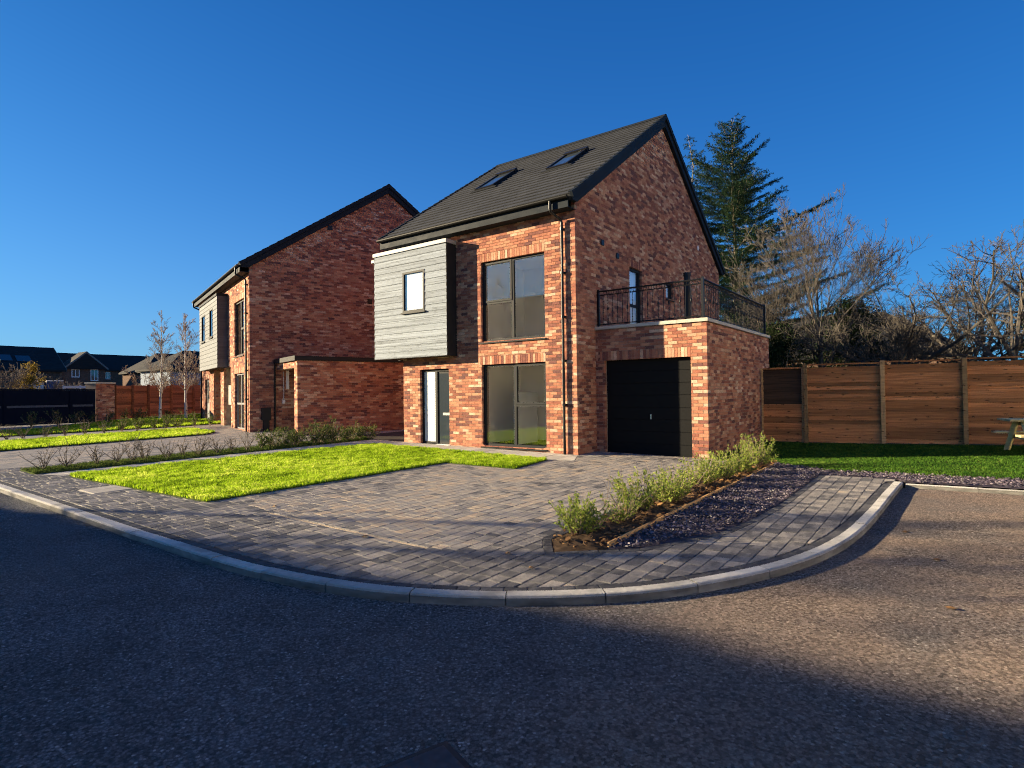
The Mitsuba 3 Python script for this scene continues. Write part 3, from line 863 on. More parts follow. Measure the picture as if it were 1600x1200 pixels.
mm = MB(); slab(mm, fG, gable.intersection(sbox(.009, -1, .302, 20)), -.10, -.009); slab(mm, fG, gable.intersection(sbox(D - .302, -1, D, 20)), -.3, -.009); put(f'{H}__gable_wall__return', mm, 'mortar')
wall_slab(f'{H}__garage_front', fD, gfront.intersection(sbox(.0, -1, GX - .011, 20)), holesD, w0=-.25)
wall_slab(f'{H}__garage_side', fS, gside.intersection(sbox(g + .251, -1, 20, 20)), [])
mm = MB(); slab(mm, fS, gside.intersection(sbox(g + .009, -1, g + .251, 20)), -.10, -.009); put(f'{H}__garage_side__return', mm, 'mortar')
emit_bricks(H, [(f'{H}__front_wall', fF, bF), (f'{H}__gable_wall', fG, bG), (f'{H}__garage_front', fD, bD), (f'{H}__garage_side', fS, bS)])
mm = MB(); bx(mm, Frame((WU, 0, 0), ey, ez, -ex), .302, D, 2.53, 5.8, -.3, 0); bx(mm, Frame((WG, 0, 0), ey, ez, -ex), .302, D, -.3, 2.53, -.3, 0)
prism(mm, Frame((WU, 0, 0), ey, ez, ex), [(.3, 5.8), (D - .3, 5.8), (D / 2, GABLE_SLOPE(D / 2))], 0, .3, back=True)
bx(mm, Frame((0, D, 0), -ex, ez, ey), .3, -WG, -.3, 5.8, -.3, 0); put(f'{H}__rear_walls', mm, 'far_brick')
mm = MB(); bx(mm, Frame((WU, 0, 2.5), ex, ey, ez), 0.01, WG - WU + .1, .303, D, 0, .028); put(f'{H}__overhang', mm, 'charcoal')
roof(H, O1, A1, -6.516, .139, True, 51)
downpipe(H, O1, A1, -.327, -.05)
# windows
MU = W1 + .51 * (W2 - W1); MT = GZ1 + .50 * (GZ2 - GZ1)
window(H, fF, W1, W2, GZ1, GZ2, [('v', MU, GZ1 + .06, GZ2 - .06), ('h', MT, MU + .036, W2 - .06)], sash=[(MU + .02, W2 - .03, MT + .02, GZ2 - .03)])
MU = W1 + .49 * (W2 - W1); MT = UZ1 + .48 * (UZ2 - UZ1)
window(H, fF, W1, W2, UZ1, UZ2, [('v', MU, UZ1 + .06, UZ2 - .06), ('h', MT, W1 + .06, MU - .036)], sash=[(W1 + .03, MU - .02, MT + .02, UZ2 - .03)])
room(f'{H}__front_room', fF, -3.55, -.35, .0, 2.48, 2.4); room(f'{H}__bedroom', fF, -3.55, -.35, 2.72, 5.3, 2.6)
mm = MB(); bx(mm, fF, -1.75, -.95, .01, 2.0, -2.69, -2.63); put(f'{H}__front_room__inner_door', mm, 'blue_paint')
mm = MB(); bx(mm, fF, -2.75, -2.62, .02, 1.5, -2.2, -1.2); put(f'{H}__front_room__board', mm, 'white_film')
mm = MB(); bx(mm, fF, -1.45, -.62, 2.73, 4.7, -2.89, -2.83); put(f'{H}__bedroom__inner_door', mm, 'post_wood')
# front door: covered side light and dark leaf
kd = f'{H}__front_door'; m = MB(); w = -.085
for u0, u1 in ((DX1, DX1 + .075), (DX1 + .52, DX1 + .60), (DX2 - .05, DX2)): bx(m, fF, u0, u1, -.02, DZ, w - .07, w)
bx(m, fF, DX1 + .075, DX2 - .05, DZ - .07, DZ, w - .07, w - .001); bx(m, fF, DX1 + .075, DX1 + .52, -.02, .13, w - .07, w - .001); put(kd, m, 'frame')
mm = MB(); bx(mm, fF, DX1 + .076, DX1 + .519, .131, DZ - .071, w - .05, w - .02); put(f'{kd}__side_light', mm, 'white_film', label='side light covered with white film')
mm = MB(); bx(mm, fF, DX1 + .601, DX2 - .051, .07, DZ - .071, w - .06, w - .03); put(f'{kd}__leaf', mm, 'charcoal')
mm = MB(); bx(mm, fF, DX1 + .66, DX2 - .055, .14, DZ - .13, w - .029, w - .024); put(f'{kd}__glazed_panel', mm, 'pane_dark')
mm = MB(); bx(mm, fF, DX1 + .80, DX2 - .052, .88, .95, w - .028, w - .006); put(f'{kd}__letter_plate', mm, 'steel')
mm = MB(); bx(mm, fF, DX1 + .60, DX2 + .02, -.02, .068, w - .06, .04); put(f'{kd}__threshold', mm, 'white_plastic')
mm = MB(); bx(mm, fF, DX1 - .3, DX2 + .3, -.2, DZ + .3, -.6, -.32); put(f'{H}__hall', mm, 'dark_room')
# boarded bay
VW = (-5.455, -4.59, 3.80, 4.948)
fB = bay(H, O1, A1, -6.68, -3.763, -.395, 2.52, 5.66, 'white_board', 'panel', [VW], 'pale_metal', 61)
mm = MB(); bx(mm, fB, VW[0] + .06, VW[1] - .06, VW[2] + .06, VW[3] - .06, -.06, -.036); put(f'{H}__bay__pale_backing', mm, 'white_film')
mm = MB(); bx(mm, fB, VW[0] - .04, VW[1] + .04, VW[2] - .045, VW[2] - .002, -.01, .05); put(f'{H}__bay__sill', mm, 'frame')
mm = MB(); bx(mm, fB, -6.83, -6.70, 5.42, 5.50, -.12, -.02); put(f'{H}__bay__outlet', mm, 'black')
# gable openings
window(H, fG, *GW, [('h', 3.9, GW[0] + .06, GW[1] - .06)], w=-.07, sill=False, sash=[(GW[0] + .03, GW[1] - .03, 3.05, GW[3] - .03)])
window(H, fG, *GW2, [], w=-.07)
mm = MB(); bx(mm, fG, GW[0] + .03, GW[1] - .03, GW[2] + .03, GW[3] - .03, -.20, -.18); bx(mm, fG, GW2[0] + .03, GW2[1] - .03, GW2[2] + .03, GW2[3] - .03, -.20, -.18); put(f'{H}__reflection_panels', mm, 'pale_backing')  # panels coloured pale blue to stand in for sky reflected in the panes
scene['pale_backing'] = pr((.62, .76, .88), .7)
room(f'{H}__landing', fG, 2.7, 4.2, 3.0, 5.4, 2.0); room(f'{H}__bathroom', fG, 5.2, 6.8, 3.0, 5.4, 2.0)
for (y, z) in ((2.197, 5.09), (1.35, 5.28)):
    mm = MB(); bx(mm, fG, y - .07, y + .07, z - .07, z + .07, .003, .03); put(num(f'{H}__gable_wall__vent'), mm, 'black')
mm = MB(); bx(mm, fG, 8.5, 8.62, 6.45, 6.6, .003, .03); put(f'{H}__gable_wall__box', mm, 'white_plastic')
# garage door with its ribs, coping, terrace deck
kd = f'{H}__garage_door'; m = MB(); bx(m, fD, DR[0], DR[1], -.05, DR[2], -.20, -.165); put(kd, m, 'garage_door_mat')
nr = 8; hh = (DR[2] + .05) / nr
for i in range(nr):
    mm = MB(); cbx(mm, fD, DR[0] + .05, DR[1] - .05, -.05 + i * hh + .003, -.05 + (i + 1) * hh - .003, -.166, -.15, .004); put(num(f'{kd}__panel'), mm, 'garage_door_mat')
mm = MB()
for u0, u1 in ((DR[0], DR[0] + .05), (DR[1] - .05, DR[1])): bx(mm, fD, u0 + .001, u1 - .001, -.05, DR[2] - .001, -.166, -.14)
put(f'{kd}__jamb', mm, 'garage_door_mat')
mm = MB(); bx(mm, fD, 1.36, 1.39, .82, .94, -.15, -.11); put(f'{kd}__handle', mm, 'steel')
mm = MB(); bx(mm, Frame((0, 0, 0), ex, ey, ez), .0, GX - .305, g + .26, GY2 - .31, GZT - .25, GZT - .1); put(f'{H}__terrace', mm, 'flag_mat')
ck = f'{H}__coping'; m = MB(); bx(m, Frame((0, 0, GZT), ex, ey, ez), .003, GX - .36, g + .02, g + .33, -.02, .005); put(ck, m, 'stone')
us = np.linspace(.003, GX + .04, 5)
for i in range(4):
    mm = MB(); cbx(mm, Frame((0, 0, GZT), ex, ey, ez), us[i] + .003, us[i + 1] - .003, g - .045, g + .34, 0.006, .084, .008); put(num(f'{ck}__coping_stone'), mm, 'stone')
vs = np.linspace(g + .343, GY2 + .04, 9)
for i in range(8):
    mm = MB(); cbx(mm, Frame((0, 0, GZT), ex, ey, ez), GX - .34, GX + .04, vs[i] + .003, vs[i + 1] - .003, 0.006, .084, .008); put(num(f'{ck}__coping_stone'), mm, 'stone')
# railing: bars with collars, twin top rails with rings between
kr = f'{H}__railing'; ZB, ZT = GZT + .085, 3.98
runs = [((.03, 1.06), (2.645, 1.06)), ((2.645, 1.06), (2.645, 6.6))]
m = MB()
for (p, q) in runs:
    tube(m, [(*p, ZT), (*q, ZT)], .021, 6); put if False else None
    tube(m, [(*p, ZT - .10), (*q, ZT - .10)], .013, 5); tube(m, [(*p, ZB + .06), (*q, ZB + .06)], .013, 5)
put(kr, m, 'black')
nb_ = 0
for (p, q) in runs:
    p, q = np.array(p), np.array(q); L = np.linalg.norm(q - p); n = int(round(L / .128)); t = (q - p) / L
    for i in range(n + 1):
        c = p + (q - p) * i / n
        if i == n or (i == 0 and p[0] < 1):
            mm = MB(); bx(mm, Frame((*c, 0), ex, ey, ez), -.026, .026, -.026, .026, ZB, ZT + .05); put(num(f'{kr}__post'), mm, 'black'); continue
        if i == 0: continue
        mm = MB(); tube(mm, [(*c, ZB + .06), (*c, ZT - .1)], .0085, 5)
        if i % 2 == 0: tube(mm, [(*c, ZB + .40), (*c, ZB + .425), (*c, ZB + .46), (*c, ZB + .485)], [.009, .021, .021, .009], 6)
        a_ = np.linspace(0, 2 * np.pi, 9); rr = .042
        pts = [np.array([*(c + t * (rr * math.cos(b) + .064)), ZT - .05 + rr * math.sin(b)]) for b in a_]
        tube(mm, pts, .007, 4, cap=False)
        put(num(f'{kr}__baluster'), mm, 'black')
m = MB(); tube(m, [(2.05, 1.75, GZT - .1), (2.05, 1.75, 4.22)], .075, 12); tube(m, [(2.05, 1.75, 4.22), (2.05, 1.75, 4.30)], .09, 12)
put(f'{H}__flue', m, 'black', smooth=40)
# roof windows
cs, sn = math.cos(SA), math.sin(SA)
fR = Frame((0, OV, EAVEZ), ex, ey * cs + ez * sn, ez * cs - ey * sn)
for (x0, x1, y0, y1) in ((-4.98, -4.22, 2.33, 3.57), (-2.36, -1.60, 2.45, 3.63)):
    a0, a1 = (y0 - OV) / cs, (y1 - OV) / cs; k = num(f'{H}__roof_window'); m = MB()
    bx(m, fR, x0, x0 + .07, a0, a1, -.02, .10); bx(m, fR, x1 - .07, x1, a0, a1, -.02, .10); bx(m, fR, x0 + .07, x1 - .07, a0, a0 + .09, -.02, .085); put(k, m, 'black')
    mm = MB(); bx(mm, fR, x0 - .02, x1 + .02, a1 - .14, a1 + .04, -.02, .135); put(f'{k}__hood', mm, 'black')
    mm = MB(); bx(mm, fR, x0 - .13, x1 + .13, a0 - .12, a0 - .002, .02, .045); put(f'{k}__flashing', mm, 'charcoal')
    mm = MB(); bx(mm, fR, x0 + .071, x1 - .071, a0 + .091, a1 - .141, .03, .07); put(f'{k}__pane', mm, 'pane_dark')
scene['pane_dark'] = pr((.02, .03, .04), .06, spec=.9, clearcoat=1.0, clearcoat_gloss=.98)

# ---- the neighbouring house
H2 = 'brick_house_001'
O2, A2 = (-13.35, -.53, .195), .30
tag(H2, 'second brick house beyond the first, its shaded gable wall facing the viewer', 'house')
ex2, ey2, ez2, at2 = house_frames(O2, A2)
gF, gG = Frame(O2, ex2, ez2, -ey2), Frame(O2, ey2, ez2, ex2)
WL = -10.2
front2 = Polygon([(WL, -.5), (-7.05, -.5), (-7.05, 2.5), (-5.39, 2.5), (-5.39, -.5), (-4.69, -.5), (-4.69, 2.5), (-3.26, 2.5), (-3.26, -.5), (0, -.5), (0, 5.82), (WL, 5.82)])
b_holes = [sbox(-2.55, .02, -.85, 2.18), sbox(-2.55, 2.86, -.85, 5.0), sbox(-9.25, .0, -8.1, 2.13)]
b_sol = [sbox(-2.6, 2.18, -.8, 2.395), sbox(-2.6, 5.0, -.8, 5.215)]
b1 = brickwork(front2, b_holes, b_sol, 0.0, -1, 0, V0, 71, right=0)
b2 = brickwork(gable, [], [], 0.0, 1, 1, V0, 73, left=0)
gx2, gy2, gt2 = 2.60, .93, 2.48
fP = Frame(at2(0, gy2), ex2, ez2, -ey2); fQ = Frame(at2(gx2, 0), ey2, ez2, ex2)
pier = Polygon([(2.25, -.5), (gx2, -.5), (gx2, gt2), (.0, gt2), (.0, 2.24), (2.25, 2.24)]); side2 = Polygon([(gy2, -.5), (7.4, -.5), (7.4, gt2), (gy2, gt2)])
b3 = brickwork(pier, [], [], gx2, -1, 0, V0, 75, right=0)
b4 = brickwork(side2, [], [], gy2, 1, 1, V0, 77, left=0)
porch = Polygon([(-7.05, -.5), (-3.3, -.5), (-3.3, 2.49), (-7.05, 2.49)]); fH = Frame(at2(0, 1.0), ex2, ez2, -ey2)
b5 = brickwork(porch, [sbox(-4.35, .0, -3.4, 2.1)], [], -3.3, -1, 0, V0, 79)
ret = Polygon([(0.1, -.5), (1.0, -.5), (1.0, 2.5), (.1, 2.5)]); fT = Frame(at2(-7.05, 0), ey2, ez2, ex2)
b6 = brickwork(ret, [], [], 0.1, 1, 0, V0, 80)
wall_slab(f'{H2}__front_wall', gF, front2.intersection(sbox(-20, -1, -.011, 20)), b_holes)
wall_slab(f'{H2}__gable_wall', gG, gable.intersection(sbox(.302, -1, D, 20)), [])
mm = MB(); slab(mm, gG, gable.intersection(sbox(.009, -1, .302, 20)), -.10, -.009); put(f'{H2}__gable_wall__return', mm, 'mortar')
wall_slab(f'{H2}__annexe_front', fP, pier.intersection(sbox(.0, -1, gx2 - .011, 20)), [], w0=-.25)
wall_slab(f'{H2}__annexe_side', fQ, side2.intersection(sbox(gy2 + .251, -1, 20, 20)), [])
mm = MB(); slab(mm, fQ, side2.intersection(sbox(gy2 + .009, -1, gy2 + .251, 20)), -.10, -.009); put(f'{H2}__annexe_side__return', mm, 'mortar')
wall_slab(f'{H2}__porch_wall', fH, porch, [sbox(-4.35, .0, -3.4, 2.1)])
wall_slab(f'{H2}__porch_return', fT, ret, [])
bm = MB()
for fr, bs in ((gF, b1), (gG, b2), (fP, b3), (fQ, b4), (fH, b5), (fT, b6)):
    for pts, t in bs: lay(bm, fr, pts, t)
put(f'{H2}__brickwork', bm, 'brick_mat', kind='stuff')
mm = MB(); bx(mm, Frame(at2(WL, 0), ey2, ez2, -ex2), .302, D, -.5, 5.8, -.3, 0); prism(mm, Frame(at2(WL, 0), ey2, ez2, ex2), [(.3, 5.8), (D - .3, 5.8), (D / 2, GABLE_SLOPE(D / 2))], 0, .3, back=True)
bx(mm, Frame(at2(0, D), -ex2, ez2, ey2), .3, -WL, -.5, 5.8, -.3, 0); put(f'{H2}__rear_walls', mm, 'far_brick')
mm = MB(); bx(mm, Frame(at2(-7.05, 0, 2.495), ex2, ey2, ez2), .001, 3.749, .1, 1.0, 0, .03); put(f'{H2}__porch_ceiling', mm, 'charcoal')
mm = MB(); bx(mm, Frame(at2(-5.39, 0), ex2, ez2, -ey2), .004, .696, -.5, 2.49, -1.0, -.31); put(f'{H2}__porch_pier', mm, 'far_brick')
mm = MB(); bx(mm, Frame(at2(0, 6.6), ex2, ez2, -ey2), .0, gx2 - .31, -.4, gt2 - .01, -.2, 0); put(f'{H2}__garage_back', mm, 'far_brick')
roof(H2, O2, A2, WL - .14, .139, False, 81)
downpipe(H2, O2, A2, -.25, -.1); downpipe(H2, O2, A2, WL + .25, -.1)
window(H2, gF, -2.55, -.85, 2.86, 5.0, [('v', -1.7, 2.92, 4.94), ('h', 3.9, -1.664, -.91)])
window(H2, gF, -2.55, -.85, .02, 2.18, [('v', -1.7, .08, 2.12), ('h', 1.0, -2.49, -1.736), ('h', 1.0, -1.664, -.91)], sill=False, mat='frame_door')
room(f'{H2}__living_room', gF, -3.2, -.4, -.02, 2.45, 2.5); room(f'{H2}__bedroom', gF, -3.2, -.4, 2.7, 5.3, 2.5)
kd = f'{H2}__front_door'; m = MB(); bx(m, gF, -9.25, -8.1, .0, 2.13, -.16, -.08); put(kd, m, 'frame_door')
mm = MB(); bx(mm, gF, -9.05, -8.3, 1.0, 2.0, -.082, -.07); put(f'{kd}__glazed_panel', mm, 'black')
mm = MB(); bx(mm, gF, -9.05, -8.3, .15, .9, -.082, -.07); put(f'{kd}__panel', mm, 'frame_door')
kd = f'{H2}__porch_door'; m = MB(); bx(m, fH, -4.35, -3.4, .0, 2.1, -.16, -.08); put(kd, m, 'charcoal')
fB2 = bay(H2, O2, A2, -8.2, -3.85, -.40, 2.50, 5.56, 'grey_board', 'boards', [(-7.55, -6.7, 3.78, 5.0), (-5.55, -4.8, 3.83, 5.05)], 'navy', 91)
for (a0, a1, b0) in ((-7.55, -6.7, 3.78), (-5.55, -4.8, 3.83)):
    mm = MB(); bx(mm, fB2, a0 - .04, a1 + .04, b0 - .045, b0 - .002, -.01, .05); put(num(f'{H2}__bay__sill'), mm, 'frame')
mm = MB(); bx(mm, gF, -4.0, -3.30, .95, 1.75, -.25, -.05); put(f'{H2}__meter_cupboard', mm, 'flag_mat')
# annexe roof, meter boxes, pipes and lamp on the shaded gable
mm = MB(); bx(mm, Frame(at2(0, 0, gt2), ex2, ey2, ez2), .004, gx2 + .05, gy2 - .07, 7.45, .002, .15); put(f'{H2}__flat_roof', mm, 'charcoal')
mm = MB(); bx(mm, Frame(at2(0, gy2 - .085, gt2), ex2, ez2, -ey2), .003, gx2 + .055, -.005, .155, -.01, .012); put(f'{H2}__flat_roof__fascia', mm, 'frame')
mm = MB(); bx(mm, gG, .39, .70, .40, .86, .003, .16); bx(mm, gG, .45, .66, -.2, .395, .003, .10); put(f'{H2}__gable_wall__meter_box', mm, 'charcoal')
mm = MB(); tube(mm, [at2(.05, .87, -.2), at2(.05, .87, 2.46)], .034, 8); put(f'{H2}__rain_pipe', mm, 'black')
mm = MB(); bx(mm, gG, 1.28, 1.38, 1.53, 2.23, .003, .05); put(f'{H2}__gable_wall__white_panel', mm, 'white_plastic')
mm = MB(); tube(mm, [at2(.03, 1.19, 1.12), at2(.03, 1.19, 2.2)], .012, 6); bx(mm, gG, 1.14, 1.23, 1.0, 1.13, .003, .06); put(f'{H2}__gable_wall__switch', mm, 'white_plastic')
for y, z in ((3.0, 7.89), (4.62, 5.11)):
    mm = MB(); bx(mm, gG, y - .1, y + .1, z - .1, z + .1, .003, .02); put(num(f'{H2}__gable_wall__vent'), mm, 'black')

# ------------------------------------------------------------------ fences, gate, table
def knotted(r): return (r.random(), r.random())


def fence_bay(key, p, q, h, fr_gap, slat, mat, r, dark=False, lift=.03, parts=True, big=None, h0=0.0):
    p, q = np.array(p, float), np.array(q, float); L = np.linalg.norm(q - p); t = (q - p) / L; nrm = np.array([t[1], -t[0]])
    z0 = (gz(*p) + gz(*q)) / 2 + lift + h0
    fr = Frame((*p, z0), (*t, 0), (0, 0, 1), (*nrm, 0)); n = int((h - h0) / slat)
    for i in range(n):
        m = MB() if parts else big
        v0 = i * slat; j = r.normal(0, .003)
        c = np.array([[fr_gap, v0, -.012], [L - fr_gap, v0, -.012], [L - fr_gap, v0 + slat + .012, -.02], [fr_gap, v0 + slat + .012, -.02],
                      [fr_gap, v0, .014 + j], [L - fr_gap, v0 + r.normal(0, .002), .014 + j], [L - fr_gap, v0 + slat + .012, -.006], [fr_gap, v0 + slat + .012, -.006]])
        m.add(fr.w(c), [[4, 5, 6, 7], [0, 1, 5, 4], [0, 4, 7, 3], [1, 2, 6, 5], [3, 7, 6, 2], [0, 3, 2, 1]], knotted(r))
        if parts: put(num(f'{key}__slat'), m, mat)
    return fr, L, z0


rf = np.random.default_rng(101)
FN = 'timber_fence'
tag(FN, 'brown timber fence of horizontal slats and square posts beside the garage wall', 'fence')
fpts = [(3.92, 5.55), (5.68, 5.80), (7.36, 6.16), (9.1, 6.52), (10.85, 6.9), (12.6, 7.25)]
for a, b in zip(fpts, fpts[1:]):
    fr, L, z0 = fence_bay(FN, a, b, 2.07, .04, .1, 'fence_wood', rf)
    m = MB(); bx(m, Frame(fr.O + [0, 0, 2.07], fr.U, fr.V, fr.N), .03, L - .03, .0, .035, -.05, .05, knotted(rf)); put(num(f'{FN}__capping'), m, 'fence_wood')
for i, a in enumerate(fpts):
    m = MB(); z = gz(*a); d = np.array([.08, -.05]); cbx(m, Frame((a[0] - .05, a[1] - .10, z - .1), (1, .15, 0), (0, 0, 1), (.15, -1, 0)), 0, .10, 0, 2.27 + rf.normal(0, .015), -.1, .0, .006, knotted(rf))
    put(num(f'{FN}__post'), m, 'post_wood')
GT = 'side_gate'
tag(GT, 'dark timber side gate between the garage wall and the first fence post', 'gate')
fr, L, z0 = fence_bay(GT, (2.80, 5.42), (3.86, 5.55), 1.02, .05, .085, 'fence_wood', rf)
fr2, L2, z2 = fence_bay(GT, (2.80, 5.46), (3.86, 5.59), 2.02, .05, .14, 'dark_wood', rf, h0=1.03)
scene['dark_wood'] = pr(wood((.07, .042, .025), (.03, .02, .013)), .85, spec=.2)
for u in (.0, L - .05):
    m = MB(); bx(m, fr, u, u + .05, -.05, 2.03, -.05, .03, (.7, .4)); put(num(f'{GT}__upright'), m, 'post_wood')
m = MB(); bx(m, fr, .05, L - .05, 2.0, 2.04, -.05, .03, (.5, .4)); put(f'{GT}__top_rail', m, 'fence_wood')

FN2 = 'timber_fence_001'
tag(FN2, 'red brown timber fence far left between the brick pier and the second house', 'fence')
f2 = [(-26.75, -.05), (-27.25, .95), (-27.75, 1.9), (-28.5, 3.4), (-29.3, 5.0), (-30.0, 6.6), (-30.8, 8.3)]
big = MB()
for i, (a, b) in enumerate(zip(f2, f2[1:])):
    fence_bay(FN2, a, b, 1.72, .03, .14, 'red_wood', rf, parts=False, big=big)
put(f'{FN2}__slats', big, 'red_wood', kind='stuff')
for a in f2:
    m = MB(); bx(m, Frame((a[0] + .0, a[1] - .06, gz(*a) - .1), (.45, .9, 0), (0, 0, 1), (.9, -.45, 0)), 0, .11, 0, 1.88, -.02, .10, knotted(rf)); put(num(f'{FN2}__post'), m, 'red_wood')

# brick pier and dark gate
k = 'gate_pier'; tag(k, 'square brick pier at the end of the dark navy gate', 'gate pier')
za = gz(-25.8, -.7); m = MB(); frp = Frame((-25.55, -1.28, za), (-.42, .91, 0), (0, 0, 1), (.91, .42, 0))
pw = Polygon([(0, -.2), (1.02, -.2), (1.02, 1.82), (0, 1.82)]); slab(m, frp, pw, -.6, -.009); put(k, m, 'mortar')
bm = MB()
for pts, t in brickwork(pw, [], [], 0, 1, 0, -.2, 111): lay(bm, frp, pts, t)
put(f'{k}__brickwork', bm, 'brick_mat', kind='stuff')
m = MB(); bx(m, frp, -.03, 1.05, 1.82, 1.90, -.65, .04); put(f'{k}__cap', m, 'stone')
k = 'metal_gate'; tag(k, 'long dark navy sheet gate with a pale slot along its middle', 'gate')
zg = gz(-25.1, -4)
gp, gq = np.array([-25.5, -1.33]), np.array([-24.6, -8.6]); L = np.linalg.norm(gq - gp); t = (gq - gp) / L
fg = Frame((*gp, zg + .05), (*t, 0), (0, 0, 1), (-t[1], t[0], 0))
fg.N = np.array([-t[1], t[0], 0.0]) * (1 if np.dot([-t[1], t[0]], EYE[:2] - gp) > 0 else -1)
m = MB(); bx(m, fg, 0, L, .0, .06, -.05, .0); bx(m, fg, 0, L, 1.50, 1.56, -.05, .0)
put(k, m, 'gate_navy')
us = [0, 1.05, 3.5, 5.2, L]
for i, (a, b) in enumerate(zip(us, us[1:])):
    for (v0, v1) in ((.062, .72), (.86, 1.498)):
        m = MB(); n = int((b - a) / .2)
        for j in range(n):
            w0 = a + (b - a - .05) * j / n; w1 = a + (b - a - .05) * (j + 1) / n
            prism(m, fg, [(w0, v0), (w1, v0), (w1, v1), (w0, v1)], -.04, -.02 + .008 * (j % 2))
        put(num(f'{k}__sheet_panel'), m, 'gate_navy')
    m = MB(); bx(m, fg, b - .05, b, .061, 1.499, -.05, .012); put(num(f'{k}__post'), m, 'gate_navy')
    m = MB(); bx(m, fg, a + .001, b - .051, .7205, .8595, -.045, -.03); put(num(f'{k}__middle_rail'), m, 'gate_navy')
    m = MB(); bx(m, fg, a + .08, b - .12, .75, .84, -.029, -.018); put(num(f'{k}__slot_strip'), m, 'slot_grey')
scene['slot_grey'] = pr((.09, .11, .13), .7, spec=.1)

# picnic table
k = 'picnic_table'; tag(k, 'pale timber picnic table on the lawn, cut off by the right edge', 'picnic table')
tz = gz(8.6, 4.3) + .01; TX, TY = 8.14, 3.46
ft = Frame((TX, TY, tz), (.97, .24, 0), (-.24, .97, 0), (0, 0, 1)); rt_ = np.random.default_rng(8)
for i in range(5):
    m = MB(); cbx(m, ft, -.0, 1.75, .42 + i * .145, .42 + i * .145 + .138, .70, .74, .004, knotted(rt_)); put(num(f'{k}__top_board'), m, 'pale_wood')
for y0 in (-.12, 1.22):
    for j in range(2):
        m = MB(); cbx(m, ft, -.0, 1.75, y0 + j * .15, y0 + j * .15 + .143, .405, .445, .004, knotted(rt_)); put(num(f'{k}__seat_board'), m, 'pale_wood')
for x in (.28, 1.42):
    for sg, y0, y1 in ((1, .0, .58), (-1, 1.54, .96)):
        m = MB(); tube(m, [ft.w(np.array([[x, y0, -.01]]))[0], ft.w(np.array([[x, y1, .70]]))[0]], .062, 4, knotted(rt_)); put(num(f'{k}__leg'), m, 'pale_wood')
    m = MB(); bx(m, ft, x + .05, x + .09, -.1, 1.5, .30, .40, knotted(rt_)); put(num(f'{k}__cross_rail'), m, 'pale_wood')
    m = MB(); bx(m, ft, x + .05, x + .09, .44, 1.1, .60, .699, knotted(rt_)); put(num(f'{k}__top_rail'), m, 'pale_wood')

# ------------------------------------------------------------------ planting bed
SOILP = Polygon([(3.50, -6.62), (3.78, -7.02), (3.95, -6.84), (4.15, -6.68), (4.15, -1.0), (4.15, 1.14), (3.44, 1.14)])
SLATEP = Polygon([(4.16, -6.62), (4.45, -6.42), (4.92, -5.4), (5.07, -4.4), (5.13, -3.3), (5.14, -.37), (6.30, -.40), (6.42, -.66), (14, -.66), (14, .28), (6.4, .28), (5.2, .25), (4.16, 1.0)])
m = MB()
gx_, gy_ = np.meshgrid(np.arange(3.45, 4.16, .028), np.arange(-7.0, 1.16, .028), indexing='ij')
ed_ = shapely.distance(shapely.points(gx_.ravel(), gy_.ravel()), SOILP.exterior).reshape(gx_.shape)
hz = gz(gx_, gy_) - .006 + np.clip(ed_ / .16, 0, 1) * .095 * (meshkit.fbm(np.stack([gx_ * 9, gy_ * 9, gx_ * 0], -1), 4, 3) - .35) + .03 * np.clip(ed_ / .3, 0, 1)
idx = np.arange(gx_.size).reshape(gx_.shape); q = np.stack([idx[:-1, :-1], idx[1:, :-1], idx[1:, 1:], idx[:-1, 1:]], -1).reshape(-1, 4)
cc = np.stack([gx_.ravel()[q].mean(1), gy_.ravel()[q].mean(1)], -1); q = q[shapely.contains_xy(SOILP, cc[:, 0], cc[:, 1])]
m.add(np.stack([gx_, gy_, hz], -1).reshape(-1, 3), q); sheet(m, SOILP, -.009); put('soil', m, 'soil_mat', smooth=True, kind='structure')
m = MB(); sheet(m, SLATEP, -.008); put('slate_bed', m, 'slate_fines', kind='structure')


